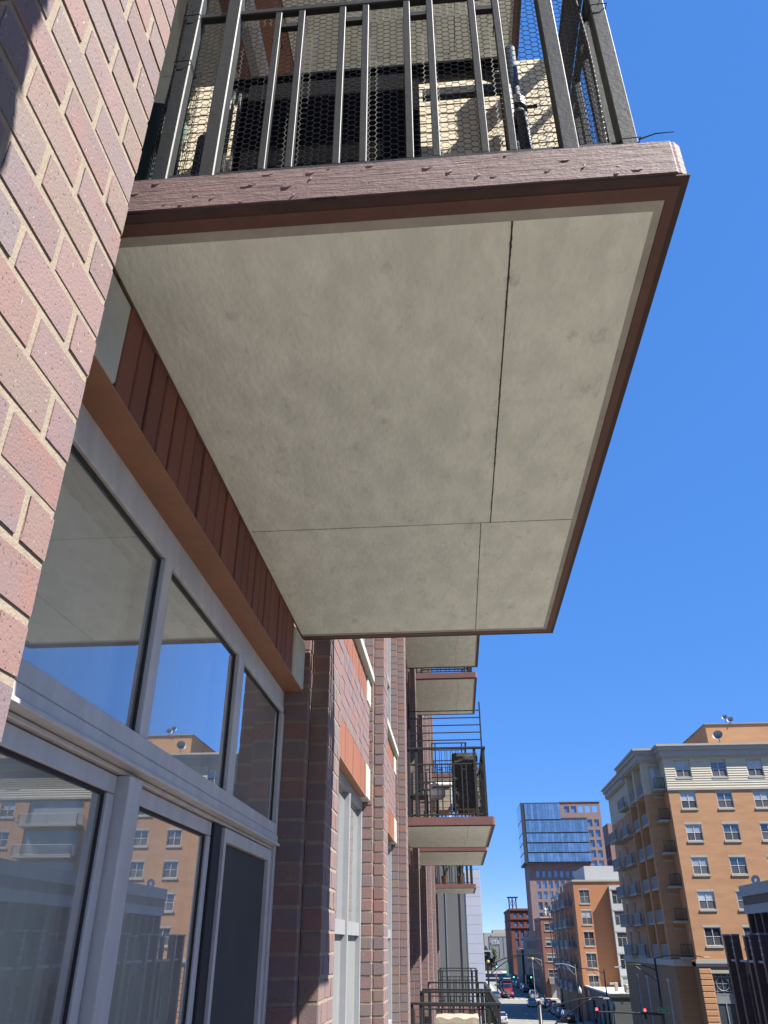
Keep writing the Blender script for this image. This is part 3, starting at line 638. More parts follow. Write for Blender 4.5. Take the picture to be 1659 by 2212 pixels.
one(-0.36, -0.02, B3 + 1.2, B3 + 1.6, 1.90, 2.28).build('body', M['canvas'], cb, bevel=0.02); one(-0.38, 0.0, B3 + 1.18, B3 + 1.62, 2.29, 2.35).build('lid', M['white'], cb, bevel=0.02)
for x in (-0.34, -0.08): one(x, x + 0.04, B3 + 1.24, B3 + 1.28, 1.652, 1.898).build('leg', M['white'], cb)
ac = thing('wall_planter', (-0.28, B3 + 0.5, 1.652), 'rounded cream planter lit by sun inside the barred balcony', 'planter')
q = MB(); q.lathe([(0.09, 1.98), (0.125, 2.02), (0.13, 2.11), (0.12, 2.12)], -0.25, B3 + 0.52, 16); q.build('bowl', M['white'], ac, smooth=True)
MB().lathe([(0.02, 1.66), (0.02, 1.979)], -0.25, B3 + 0.52, 8).build('stem', M['metal'], ac)
ch = thing('patio_chair', (-0.5, B3 + 0.6, 1.652), 'dark slatted patio chair by the wall of the barred balcony', 'chair')
one(-0.68, -0.40, B3 + 0.45, B3 + 0.85, 2.02, 2.05).build('seat', M['metal'], ch)
for i in range(4): one(-0.68 + i * 0.075, -0.64 + i * 0.075, B3 + 0.84, B3 + 0.86, 2.06, 2.45).build('back_slat', M['metal'], ch)
for x in (-0.67, -0.42):
    for y in (0.46, 0.82): one(x, x + 0.02, B3 + y, B3 + y + 0.02, 1.652, 2.018).build('leg', M['metal'], ch)
for i in range(7):
    one(-0.688, xr - 0.012, B3 + 0.066, B3 + 0.071, 1.79 + i * 0.085, 1.795 + i * 0.085).build('wire', M['gasket'], BALC[(3, 0)])

def strap_plant(name, at, h, n, label, potr=0.12):
    t = thing(name, at, label, 'plant'); x, y, z = at
    MB().lathe([(potr * 0.7, z), (potr, z + 0.26), (potr * 0.9, z + 0.26)], x, y, 12).build('pot', M['pot'], t)
    for i in range(n):
        a = R.uniform(0, 2 * math.pi); le = h * R.uniform(0.6, 1.0); dr = R.uniform(0.15, 0.5); w = 0.022; q = MB(); pts = []
        for j in range(6):
            s = j / 5; r = dr * s * le; pts.append((x + math.cos(a) * r, y + math.sin(a) * r, z + 0.24 + le * (s - 0.45 * dr * s * s * 2)))
        for j, p in enumerate(pts):
            ww = w * (1 - j / 5.2); q.v += [(p[0] - math.sin(a) * ww, p[1] + math.cos(a) * ww, p[2]), (p[0] + math.sin(a) * ww, p[1] - math.cos(a) * ww, p[2])]
        for j in range(5): q.f.append((2 * j, 2 * j + 1, 2 * j + 3, 2 * j + 2))
        q.build('leaf', M['leaf'], t)
B7 = E_(7) + 0.05
strap_plant('potted_yucca', (0.12, B7 + 0.4, 1.652), 0.95, 16, 'potted strap-leaved plant on the farthest balcony, nearer the street')
strap_plant('potted_dracaena', (-0.38, B7 + 0.5, 1.652), 0.9, 14, 'potted strap-leaved plant on the farthest balcony, nearer the wall')
# lower floor: canvas cover over a table, a tall black cupboard
q = MB(); L3 = 1.652 - FH
cv = thing('covered_table', (-0.05, B3 + 0.55, L3), 'beige canvas cover draped over furniture on the lower balcony', 'cover')
def drape(q, x0, x1, y0, y1, z0, z1, n=18):
    top = []; bot = []
    for i in range(4 * n):
        s, t = divmod(i, n); f = t / n
        p = [(x0 + (x1 - x0) * f, y0), (x1, y0 + (y1 - y0) * f), (x1 - (x1 - x0) * f, y1), (x0, y1 - (y1 - y0) * f)][s]
        w = 0.02 * math.sin(i * 1.7) + 0.012 * math.sin(i * 3.1); cx, cy = (x0 + x1) / 2, (y0 + y1) / 2
        top.append(len(q.v)); q.v.append((p[0], p[1], z1 + 0.012 * math.sin(i * 0.9))); bot.append(len(q.v)); q.v.append((cx + (p[0] - cx) * (1.12 + w), cy + (p[1] - cy) * (1.12 + w), z0))
    m = 4 * n
    for i in range(m): q.f.append((bot[i], bot[(i + 1) % m], top[(i + 1) % m], top[i]))
    q.f.append(tuple(top))
drape(q, -0.36, 0.22, B3 + 0.2, B3 + 0.85, L3 + 0.05, L3 + 0.83); q.build('cloth', M['canvas'], cv)
q = MB()
for x in (-0.33, 0.17):
    for y in (0.24, 0.8): q.box(x, x + 0.03, B3 + y, B3 + y + 0.03, L3, L3 + 0.78)
q.build('legs', M['metal'], cv)
ss = thing('small_sign', (0.33, B3 + 0.12, L3), 'small white A-frame board with a dark letter on the lower balcony', 'sign')
one(0.28, 0.40, B3 + 0.10, B3 + 0.112, L3 + 0.60, L3 + 0.78).build('board', M['white'], ss)
one(0.325, 0.355, B3 + 0.10, B3 + 0.12, L3, L3 + 0.598).build('stake', M['metal'], ss)

# ------------------------------------------------------------------ the city beyond: shared materials and builders
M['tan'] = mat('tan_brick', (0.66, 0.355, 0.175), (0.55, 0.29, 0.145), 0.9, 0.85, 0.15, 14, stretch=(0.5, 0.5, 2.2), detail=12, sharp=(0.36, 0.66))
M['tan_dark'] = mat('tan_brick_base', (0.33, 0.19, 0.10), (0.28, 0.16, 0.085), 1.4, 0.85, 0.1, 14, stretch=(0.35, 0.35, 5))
M['creamside'] = mat('cream_siding', (0.74, 0.68, 0.52), (0.66, 0.60, 0.46), 1.2, 0.8, rnd=0.05)
M['limestone'] = mat('limestone', (0.56, 0.52, 0.43), (0.47, 0.44, 0.37), 0.9, 0.85, 0.1, 12)
M['cornice'] = mat('cornice_grey', (0.50, 0.49, 0.45), (0.44, 0.43, 0.40), 0.8, 0.8)
M['orange'] = mat('orange_brick', (0.62, 0.27, 0.125), (0.52, 0.225, 0.105), 1.3, 0.85, 0.15, 12, stretch=(0.35, 0.35, 5))
M['redbrick'] = mat('red_brick', (0.38, 0.155, 0.10), (0.31, 0.125, 0.082), 1.2, 0.85, 0.15, 12, stretch=(0.4, 0.4, 5))
M['loft'] = mat('loft_brick', (0.27, 0.09, 0.06), (0.23, 0.08, 0.052), 0.5, 0.85, 0.1, 8)
M['towerbrick'] = mat('mauve_brick', (0.40, 0.27, 0.25), (0.35, 0.235, 0.22), 0.4, 0.85)
M['darkbrick'] = mat('brown_brick', (0.14, 0.085, 0.073), (0.105, 0.066, 0.057), 1.0, 0.85, 0.15, 12, stretch=(0.4, 0.4, 5))
M['greybrick'] = mat('grey_painted_brick', (0.125, 0.13, 0.13), (0.10, 0.105, 0.105), 1.0, 0.85, 0.3, 10, stretch=(0.4, 0.4, 4))
M['mullbrick'] = mat('brown_grey_brick', (0.14, 0.105, 0.10), (0.11, 0.085, 0.08), 1.2, 0.85, 0.15, 12, stretch=(0.4, 0.4, 5))
M['coping'] = mat('grey_coping', (0.33, 0.36, 0.40), (0.28, 0.31, 0.35), 0.8, 0.7)
M['char'] = mat('charcoal_panel', (0.055, 0.058, 0.065), (0.045, 0.047, 0.052), 0.8, 0.6)
M['whiteroof'] = mat('white_roof', (0.80, 0.79, 0.74), (0.66, 0.65, 0.61), 0.35, 0.8, 0.05, 5, stretch=(0.3, 2, 1), detail=9)
M['palegrey'] = mat('pale_grey_metal', (0.60, 0.63, 0.61), (0.55, 0.58, 0.56), 1, 0.5)
M['whitegrey'] = mat('white_grey_panel', (0.60, 0.61, 0.62), (0.54, 0.55, 0.56), 0.5, 0.7)
M['zinc'] = mat('zinc_grey', (0.34, 0.36, 0.38), (0.29, 0.31, 0.33), 1, 0.6)
M['greypanel'] = mat('taupe_grey_panel', (0.205, 0.205, 0.195), (0.19, 0.19, 0.18), 0.6, 0.7)
M['lavpanel'] = mat('pale_blue_panel', (0.62, 0.65, 0.74), (0.58, 0.61, 0.70), 0.7, 0.6, rnd=0.03)
M['bluepane'] = pane_mat('tower_glass', (0.085, 0.17, 0.34), 0.9, 0.05, rnd=0.25)
M['winpane'] = pane_mat('house_glass', (0.04, 0.05, 0.06), 0.8, rnd=0.6)
M['roller'] = pane_mat('blind_behind_glass', (0.30, 0.31, 0.31), 0.6, rnd=0.3)
M['winscreen'] = mat('window_screen', (0.12, 0.12, 0.125), (0.09, 0.09, 0.095), 2, 0.5, rnd=0.4)
M['winwhite'] = mat('white_frame', (0.55, 0.55, 0.53), None, 2, 0.5)
M['whitebright'] = mat('sign_white', (0.85, 0.85, 0.85), None, 2, 0.5)
M['alumid'] = mat('window_frame_grey', (0.38, 0.385, 0.385), None, 2, 0.5)
M['railgrey'] = mat('rail_grey', (0.46, 0.48, 0.50), None, 3, 0.5)
M['slabgrey'] = mat('balcony_concrete', (0.48, 0.45, 0.38), (0.42, 0.39, 0.33), 1.5, 0.85)
M['pole'] = mat('black_pole', (0.016, 0.017, 0.018), None, 5, 0.45)
M['galv'] = mat('galvanised', (0.40, 0.41, 0.42), None, 5, 0.5)

def window_set(w, h, style):
    """shared meshes in local axes: x along the wall, -y outwards, origin at lower left"""
    f = MB(); t = 0.07; fy0, fy1 = 0.03, 0.10
    f.box(0, w, fy0, fy1, 0, t); f.box(0, w, fy0, fy1, h - t, h); f.box(0, t, fy0, fy1, t, h - t); f.box(w - t, w, fy0, fy1, t, h - t)
    if style in ('cross', 'white'): f.box(w / 2 - 0.035, w / 2 + 0.035, fy0 + 0.004, fy1 - 0.004, t, h - t); f.box(t, w - t, fy0 + 0.008, fy1 - 0.008, h * 0.5 - 0.03, h * 0.5 + 0.03)
    if style == 'double':
        f.box(w / 2 - 0.06, w / 2 + 0.06, fy0, fy1, t, h - t)
        f.box(t, w - t, fy0 + 0.008, fy1 - 0.008, h * 0.5 - 0.03, h * 0.5 + 0.03)
    if style == 'third':
        f.box(t, w - t, fy0 + 0.004, fy1 - 0.004, h * 0.62, h * 0.62 + 0.07)
        for i in (1, 2): f.box(w * i / 3 - 0.04, w * i / 3 + 0.04, fy0 + 0.006, fy1 - 0.006, t, h * 0.62)
    fm = {'cross': 'alumid', 'plain': 'char', 'white': 'winwhite', 'double': 'winwhite', 'third': 'winwhite'}[style]
    p = MB(); p.quad((t, 0.075, t), (w - t, 0.075, t), (w - t, 0.075, h - t), (t, 0.075, h - t))
    s = MB(); s.quad((t, 0.06, t), (w - t, 0.06, t), (w - t, 0.06, h * 0.5), (t, 0.06, h * 0.5))
    bl_ = MB(); k_ = 0.45; bl_.quad((t, 0.068, h * k_), (w - t, 0.068, h * k_), (w - t, 0.068, h - t), (t, 0.068, h - t))
    return f.mesh('window', M[fm]), p.mesh('pane', M['bluepane'] if style == 'plain' else M['winpane']), s.mesh('insect_screen', M['winscreen']), bl_.mesh('roller_blind', M['roller'])
WCACHE = {}
def add_window(root, at, w, h, style='cross', face='front', sill=None, lintel=None, screen=True):
    key = (round(w, 2), round(h, 2), style)
    if key not in WCACHE: WCACHE[key] = window_set(w, h, style)
    f, p, s, bl_ = WCACHE[key]; rz = 0 if face == 'front' else -math.pi / 2
    o = link('window', f, root, at); o.rotation_euler = (0, 0, rz)
    def child(nm, me):
        c_ = bpy.data.objects.new(nm, me); COL.objects.link(c_); c_.parent = o
    child('pane', p)
    if style != 'plain' and R.random() < 0.3: child('roller_blind', bl_)
    if screen: child('insect_screen', s)
    if sill:
        k2 = ('sill', round(w, 2), sill)
        if k2 not in WCACHE: WCACHE[k2] = one(-0.06, w + 0.06, -0.09, 0.10, -0.17, -0.003).mesh('sill', M[sill])
        child('sill', WCACHE[k2])
    if lintel:
        k2 = ('lintel', round(w, 2), round(h, 2), lintel)
        if k2 not in WCACHE: WCACHE[k2] = one(-0.08, w + 0.08, -0.03, 0.10, h + 0.003, h + 0.21).mesh('lintel', M[lintel])
        child('lintel', WCACHE[k2])
    return o

def block(root, name, m, x0, x1, y0, y1, z0, z1, front=(), left=(), depth=0.22, roof=None, **kw):
    """a building block with openings in its front (-y) and street (-x) faces; openings in world coordinates"""
    q = MB()
    wallgrid(q, (x0, y0, z0), (1, 0, 0), (0, 0, 1), (0, -1, 0), x1 - x0, z1 - z0, [(a - x0, b_ - x0, c_ - z0, d - z0) for a, b_, c_, d in front], depth)
    wallgrid(q, (x0, y1, z0), (0, -1, 0), (0, 0, 1), (-1, 0, 0), y1 - y0, z1 - z0, [(y1 - b_, y1 - a, c_ - z0, d - z0) for a, b_, c_, d in left], depth)
    q.quad((x1, y0, z0), (x1, y1, z0), (x1, y1, z1), (x1, y0, z1)); q.quad((x0, y1, z0), (x1, y1, z0), (x1, y1, z1), (x0, y1, z1))
    if not roof: q.quad((x0, y0, z1), (x1, y0, z1), (x1, y1, z1), (x0, y1, z1))
    o = q.build(name, m, root)
    if roof: r = MB(); r.quad((x0, y0, z1), (x1, y0, z1), (x1, y1, z1), (x0, y1, z1)); r.build('roof', roof, root)
    return o

def railing(q, pts, z0, z1, sp=0.12, r=0.012):
    for (xa, ya), (xb, yb) in zip(pts, pts[1:]):
        L = math.hypot(xb - xa, yb - ya); n = max(1, int(L / sp))
        for z in (z0 + 0.08, z1): q.tube((xa, ya, z), (xb, yb, z), 0.022, 4)
        for i in range(n + 1):
            f = i / n; x, y = xa + (xb - xa) * f, ya + (yb - ya) * f
            rr = 0.025 if i in (0, n) else r
            q.box(x - rr, x + rr, y - rr, y + rr, z0, z1)
def far_balcony(root, x0, x1, y0, y1, z, sides, m_r='railgrey', m_s='slabgrey', th=0.2):
    o = one(x0, x1, y0, y1, z - th, z).build('balcony', M[m_s], root)
    q = MB(); railing(q, sides, z + 0.002, z + 1.05); q.build('railing', M[m_r], o)

# ------------------------------------------------------------------ tan brick apartment building on the far corner
tan = thing('tan_apartment_building', (40, 100, GZ), 'tall tan brick apartment building with cream top floor and corner balconies', 'building')
TY, TX = 86.0, 22.15; ZB, ZC, ZT = -1.38, 13.86, 17.1
cols = [23.26 + 3.646 * i for i in range(4)] + [46.0 + 3.646 * i for i in range(4)]
tops = [16.70 - 3.06 * j for j in range(6)]
fro = [(x, x + 1.56, t - 1.54, t) for x in cols for t in tops[1:]]
rec = [(38.2, 44.4, tops[j] - 2.55, tops[j] + 0.1) for j in range(1, 6)]
lft = [(y, y + 1.1, t - 2.3, t) for y in (90.0, 94.2, 99.8, 104.6, 109.5) for t in tops[1:]]
block(tan, 'wall', M['tan'], TX, 62, TY, 113, ZB, ZC, front=fro + rec, depth=0.16)
block(tan, 'wall', M['tan'], 21.0, TX + 0.01, 88.2, 113, ZB, ZC, left=lft, depth=0.2)
for x in cols:
    for t in tops: add_window(tan, (x, TY + 0.02, t - 1.54), 1.56, 1.54, 'cross', sill='limestone', lintel='limestone' if t != tops[0] else None)
# top storey in lapped siding
cs = MB(); zz = ZC + 0.25
holes = [(x - 0.02, x + 1.58) for x in cols] + [(38.2, 44.4)]
while zz < ZT - 0.01:
    z1 = min(zz + 0.235, ZT); segs = [(TX, 62.0)]
    if z1 > tops[0] - 1.60 and zz < tops[0] + 0.05:
        segs = []; a = TX
        for h0, h1 in holes: segs.append((a, h0)); a = h1
        segs.append((a, 62.0))
    for a, b_ in segs: cs.hexa([(a, TY - 0.045, zz), (b_, TY - 0.045, zz), (b_, TY + 0.16, zz), (a, TY + 0.16, zz)], [(a, TY - 0.005, z1), (b_, TY - 0.005, z1), (b_, TY + 0.16, z1), (a, TY + 0.16, z1)])
    cs.hexa([(TX - 0.045, TY + 0.02, zz), (TX, TY + 0.02, zz), (TX, 88.2, zz), (TX - 0.045, 88.2, zz)], [(TX - 0.005, TY + 0.02, z1), (TX, TY + 0.02, z1), (TX, 88.2, z1), (TX - 0.005, 88.2, z1)])
    cs.hexa([(20.96, 88.2, zz), (21.0, 88.2, zz), (21.0, 113, zz), (20.96, 113, zz)], [(20.99, 88.2, z1), (21.0, 88.2, z1), (21.0, 113, z1), (20.99, 113, z1)])
    zz += 0.235
cs.build('siding', M['creamside'], tan, kind='stuff')
one(TX + 0.15, 61.9, TY + 0.17, 112.9, ZC, ZT).build('top_storey', M['creamside'], tan); one(21.01, TX + 0.14, 88.25, 112.9, ZC, ZT).build('top_storey', M['creamside'], tan)
one(TX - 0.06, 62.1, TY - 0.09, TY + 0.1, ZC + 0.02, ZC + 0.24).build('string_course', M['limestone'], tan)
cn = MB()
for i, (z0, z1, p) in enumerate(((ZT, ZT + 0.16, 0.16), (ZT + 0.16, ZT + 0.75, 0.28), (ZT + 0.75, ZT + 1.15, 0.46), (ZT + 1.15, ZT + 1.36, 0.62))):
    m = M['limestone'] if i in (0, 3) else M['cornice']; c1 = MB()
    c1.box(TX - p, 62 + p, TY - p, 112, z0, z1 - 0.003); c1.box(20.1 - p, TX - p - 0.003, 88.0 - p, 98 + p, z0, z1 - 0.003); c1.box(20.9 - p, TX - p - 0.003, 98.003 + p, 113 + p, z0, z1 - 0.003)
    c1.build('cornice', m, tan)
block(tan, 'penthouse', M['tan'], 28.6, 58, 90.5, 106, ZT + 1.3, 21.6, roof=M['lot'])
one(28.5, 58.1, 90.4, 106.1, 21.6, 21.72).build('penthouse_coping', M['coping'], tan)
dr = [(y, y + 1.2) for y in ()]
for j in range(6):
    t = tops[j]; zf = t - 2.48
    if j:
        for y in (90.0, 94.2, 99.8, 104.6, 109.5): add_window(tan, (21.02, y + 1.1, t - 2.3), 1.1, 2.3, 'cross', 'left', lintel='limestone', screen=False)
    far_balcony(tan, 21.0, TX - 0.02, 86.7, 88.19, zf, [(21.05, 86.75), (TX - 0.07, 86.75)], 'pole')
    add_window(tan, (21.15, 88.18, zf + 0.03), 0.85, 2.25, 'cross', lintel='limestone', screen=False)
    far_balcony(tan, 20.42, 20.99, 88.65, 92.45, zf, [(20.47, 88.7), (20.47, 92.4)])
    far_balcony(tan, 20.42, 20.99, 92.95, 96.55, zf, [(20.47, 93.0), (20.47, 96.5)])
    far_balcony(tan, 20.05, 20.99, 98.6, 102.6, zf, [(20.95, 98.65), (20.1, 98.65), (20.1, 102.55), (20.95, 102.55)])
    if j: far_balcony(tan, 19.55, 20.98, 103.6, 108.2, zf, [(20.95, 103.65), (19.6, 103.65), (19.6, 108.15), (20.95, 108.15)])
for y in (88.2, 92.5, 96.6):
    one(20.27, 20.998, y, y + 0.4, ZB, ZC).build('fin', M['tan'], tan); one(20.25, 20.998, y - 0.02, y + 0.42, ZC, ZT).build('fin', M['creamside'], tan)
for j in range(1, 6):                         # the balcony bay farther right, seen in the window's reflection
    t = tops[j]; zf = t - 2.5
    q = MB(); q.quad((38.2, TY + 0.16, zf), (44.4, TY + 0.16, zf), (44.4, TY + 0.16, t + 0.1), (38.2, TY + 0.16, t + 0.1)); q.build('patio_door', M['pane_grey'], tan)
    far_balcony(tan, 38.0, 44.6, TY - 1.5, TY + 0.1, zf, [(38.05, TY), (38.05, TY - 1.45), (44.55, TY - 1.45), (44.55, TY)], 'winwhite')
# base storeys
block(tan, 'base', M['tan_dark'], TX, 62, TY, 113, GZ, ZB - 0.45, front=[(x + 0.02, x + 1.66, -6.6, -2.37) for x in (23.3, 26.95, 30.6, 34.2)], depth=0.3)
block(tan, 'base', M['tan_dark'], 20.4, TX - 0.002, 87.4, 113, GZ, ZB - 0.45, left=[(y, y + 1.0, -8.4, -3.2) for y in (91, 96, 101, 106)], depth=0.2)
for y in (91, 96, 101, 106): add_window(tan, (20.42, y + 1.0, -8.4), 1.0, 5.2, 'cross', 'left', lintel='limestone', screen=False)
c1 = MB(); c1.box(TX - 0.15, 62.1, TY - 0.18, TY + 0.2, ZB - 0.2, ZB + 0.12); c1.build('belt_cornice', M['limestone'], tan)
c1 = MB(); c1.box(TX - 0.1, 62.1, TY - 0.1, TY + 0.2, ZB - 0.45, ZB - 0.203); c1.box(20.25, TX - 0.16, 87.3, 112.9, ZB - 0.448, ZB + 0.1); c1.build('belt_course', M['cornice'], tan)
for xa, xb in ((TX, 23.28), (25.02, 26.93), (28.65, 30.58), (32.3, 34.18)):
    z = ZB - 0.62
    while z > -9.5:
        one(xa + 0.02, xb - 0.02, TY - 0.09, TY + 0.02, z - 0.40, z).build('rusticated_course', M['tan'], tan, bevel=0.03); z -= 0.47
for x in (23.32, 26.97, 30.62, 34.22):
    w = 1.64
    q = MB(); t = 0.06; y = TY + 0.1
    q.box(x, x + w, y, y + 0.08, -2.43, -2.37); q.box(x, x + t, y, y + 0.08, -6.6, -2.43); q.box(x + w - t, x + w, y, y + 0.08, -6.6, -2.43); q.box(x, x + w, y, y + 0.08, -4.06, -3.98); q.box(x, x + w, y, y + 0.08, -4.75, -4.67)
    for f in (0.14, 0.5, 0.86): q.box(x + w * f - 0.02, x + w * f + 0.02, y + 0.01, y + 0.07, -3.98, -2.43)
    q.box(x + w / 2 - 0.04, x + w / 2 + 0.04, y, y + 0.08, -6.6, -4.75)
    for z in (-2.62, -3.2, -3.80): q.box(x + t, x + w - t, y + 0.012, y + 0.068, z - 0.02, z + 0.02)
    fo = q.build('window', M['alu_white'], tan)
    q = MB(); pts = [(x + w / 2 + 0.56 * math.cos(a * math.pi / 12), y - 0.005, -3.2 + 0.56 * math.sin(a * math.pi / 12)) for a in range(25)]; q.path(pts, 0.025, 6, caps=False); q.build('ring_muntin', M['alu_white'], fo)
    q = MB(); q.quad((x, y + 0.05, -6.6), (x + w, y + 0.05, -6.6), (x + w, y + 0.05, -2.4), (x, y + 0.05, -2.4)); q.build('pane', M['winpane'], fo)
    one(x + 0.06, x + w - 0.06, y + 0.015, y + 0.04, -4.66, -4.07).build('spandrel', M['pane_panel'], fo)
    one(x - 0.1, x + w + 0.1, TY - 0.06, TY + 0.09, -2.365, -2.1).build('lintel', M['limestone'], fo)
# dishes on its roof
for i, (x, y, z, r, hb, lb) in enumerate(((31.0, 90.6, 22.35, 0.30, 21.72, 'small white round antenna leaning left on the tan penthouse mast'), (31.55, 90.6, 22.05, 0.36, 21.72, 'white round antenna on the right of the tan penthouse mast'), (29.2, 88.6, 19.85, 0.55, 18.46, 'grey satellite dish on the cornice roof of the tan building'))):
    t = thing('satellite_dish', (x, y, hb), lb, 'antenna'); q = MB(); ax = Vector((-0.5, -0.8, 0.35)).normalized(); u = ax.cross(Vector((0, 0, 1))).normalized(); v = ax.cross(u)
    for j in range(5):
        rr = r * j / 4; p = Vector((x, y, z)) + ax * (rr * rr * 0.6 / r); q.v += [tuple(p + rr * (math.cos(a * math.pi / 8) * u + math.sin(a * math.pi / 8) * v)) for a in range(16)]
    for j in range(4):
        for a in range(16): q.f.append((j * 16 + a, j * 16 + (a + 1) % 16, j * 16 + 16 + (a + 1) % 16, j * 16 + 16 + a))
    q.build('reflector', M['winwhite'] if i < 2 else M['zinc'], t, smooth=True)
    MB().path([(x, y, hb), (x, y, z)], 0.035, 6).build('mast', M['pole'], t)
    MB().path([(x, y, z - r * 0.6), tuple(Vector((x, y, z)) + ax * r * 0.8)], 0.02, 5).build('feed_arm', M['pole'], t)

# ------------------------------------------------------------------ dark brown building with tall piers, near side of the cross street
db = thing('brown_pier_building', (30, 50, GZ), 'dark brown brick building with tall dark piers and grey coping', 'building')
DF, DN = 69.0, 24.0
block(db, 'upper_wall', M['mullbrick'], 22.0, 50, DN, DF, 2.1, 3.2)
one(21.9, 50.1, DN - 0.1, DF + 0.1, 3.203, 3.95).build('coping', M['coping'], db); one(21.95, 50.05, DN - 0.05, DF + 0.05, 2.0, 2.6).build('grey_band', M['coping'], db)
q = MB(); q.box(22.4, 50, DN, DF - 0.3, GZ, 2.0); q.build('core', M['char'], db)
y = DF - 0.35
while y > DN:
    one(21.98, 22.39, y - 0.32, y, 0.2, 1.998).build('pier', M['darkbrick'], db); y -= 1.5
block(db, 'arcade_wall', M['darkbrick'], 20.45, 22.39, DN, DF, GZ, -1.12, left=[(yy - 1.25, yy - 0.35, z0, z0 + 2.9) for yy in [DF - 0.35 - 2.0 * i for i in range(22)] for z0 in (-4.8, -9.2)], front=[], depth=0.6)
i = 0; y = DF
while y > DN:
    one(19.95 + (0.25 if i % 3 == 2 else 0), 20.448, y - 0.42, y, GZ, 0.55 - (0.12 if i % 3 == 2 else 0)).build('pier', M['darkbrick'], db)
    one(19.90 + (0.25 if i % 3 == 2 else 0), 20.47, y - 0.46, y + 0.03, 0.552 - (0.12 if i % 3 == 2 else 0), 0.66 - (0.12 if i % 3 == 2 else 0)).build('pier_cap', M['coping'], db)
    one(20.15, 20.46, y - 1.99, y - 0.44, -1.118, -0.98).build('balustrade', M['coping'], db)
    if i % 3 != 2:
        for zz_ in (0.15, -0.25, -0.65): one(19.92, 19.948, y - 0.40, y - 0.02, zz_, zz_ + 0.09).build('pier_band', M['coping'], db)
        one(19.925, 19.946, y - 0.25, y - 0.17, -1.3, 0.5).build('pier_band', M['coping'], db)
    y -= 2.0; i += 1
t = thing('roof_dish', (22.5, 66.8, 3.95), 'round grey dish with pale emblem on the brown pier building roof', 'antenna')
MB().tube((22.6, 67.0, 3.95), (22.6, 67.0, 4.2), 0.03).build('mast', M['pole'], t); q = MB(); q.tube((22.6, 66.9, 4.25), (22.57, 66.86, 4.26), 0.34, 20); q.build('reflector', M['zinc'], t)
q = MB(); q.quad((22.45, 66.84, 4.12), (22.70, 66.80, 4.10), (22.70, 66.80, 4.28), (22.50, 66.84, 4.36)); q.build('emblem', M['winwhite'], t)

# ------------------------------------------------------------------ low grey shop with a white roof
lo = thing('low_shop', (26, 138, GZ), 'low grey painted brick shop with a bright white flat roof', 'building')
block(lo, 'wall', M['greybrick'], 20.5, 40, 128, 152, GZ, -6.15, left=[(130, 132, GZ + 0.3, -7.6), (134, 136, GZ + 0.3, -7.6), (139, 140.2, GZ + 0.1, -8.2), (143, 146, GZ + 0.3, -7.6)], depth=0.3, roof=M['whiteroof'])
one(20.9, 39, 128.4, 151.6, GZ, -7.0).build('shop_glass', M['winpane'], lo)
q = MB(); q.box(20.38, 40, 127.9, 128.25, -6.15, -5.93); q.box(20.38, 20.72, 128.253, 152, -6.15, -5.93); q.build('parapet', M['whiteroof'], lo)
q = MB(); q.box(20.36, 40, 127.86, 127.895, -6.42, -6.0); q.build('flashing', M['char'], lo)
for i in range(6):
    x = 22.0 + i * 1.35; q = MB(); q.poly([(x - 0.2, 127.975, -7.0), (x, 127.975, -7.2), (x + 0.2, 127.975, -7.0), (x, 127.975, -6.8)]); q.build('tie_plate', M['char'], lo)
one(20.40, 20.48, 147.0, 149.6, -7.2, -6.45).build('red_sign', mat('sign_red', (0.45, 0.05, 0.05), (0.6, 0.45, 0.45), 6, 0.5, sharp=(0.5, 0.6)), lo)
hv = thing('roof_unit', (24.3, 133, -6.1), 'boxy beige rooftop air unit with vents on the white roof', 'air unit')
one(23.4, 25.1, 131.6, 133.4, -6.05, -5.05).build('cabinet', M['canvas'], hv, bevel=0.03)
for i, (x, z) in enumerate(((23.5, -5.45), (23.9, -5.85), (24.4, -5.4), (24.75, -5.75))): one(x, x + 0.28, 131.55, 131.598, z, z + 0.22).build('louvre', M['winwhite'], hv)
one(25.15, 25.5, 131.8, 133.2, -6.05, -5.0).build('fan_housing', M['greybrick'], hv, bevel=0.02)
vp = thing('roof_vent', (22.9, 138, -6.1), 'bent beige roof duct behind the air unit on the white roof', 'vent')
one(22.9, 23.4, 138, 138.6, -6.1, -5.0).build('stack', M['canvas'], vp, bevel=0.05); one(22.2, 22.9, 138.05, 138.55, -5.35, -5.05).build('hood', M['canvas'], vp, bevel=0.05)

# ------------------------------------------------------------------ orange brick building with projecting glazed bay
ob = thing('orange_brick_building', (30, 160, GZ), 'orange brick five-storey block with glazed bay and street balconies', 'building')
ot = [8.24 - 3.2 * j for j in range(5)]
block(ob, 'wall', M['orange'], 20.2, 46, 152, 176, GZ, 9.55, front=[(21.1, 22.8, t - 2.1, t) for t in ot] + [(31.2, 32.9, t - 2.1, t) for t in ot], left=[(y, y + 1.3, t - 2.2, t) for y in (154.2, 159.2, 164.2, 169.2) for t in ot], depth=0.2, roof=M['whiteroof'])
for t in ot:
    for x in (21.1, 31.2): add_window(ob, (x, 152.02, t - 2.1), 1.7, 2.1, 'white', sill='limestone', lintel='limestone')
    for y in (154.2, 159.2, 164.2, 169.2): add_window(ob, (20.22, y + 1.3, t - 2.2), 1.3, 2.2, 'white', 'left', screen=False)
one(20.05, 46.1, 151.85, 176.1, 9.553, 9.85).build('coping', M['limestone'], ob)
block(ob, 'bay', M['palegrey'], 26.2, 28.95, 150.9, 151.99, -6.1, 8.8, front=[(26.45, 28.75, t - 2.25, t - 0.1) for t in ot], depth=0.1)
for t in ot: add_window(ob, (26.45, 150.92, t - 2.25), 2.3, 2.15, 'third', screen=False)
for t in ot: one(26.3, 28.85, 150.86, 150.895, t - 0.05, t + 0.12).build('white_band', M['winwhite'], ob)
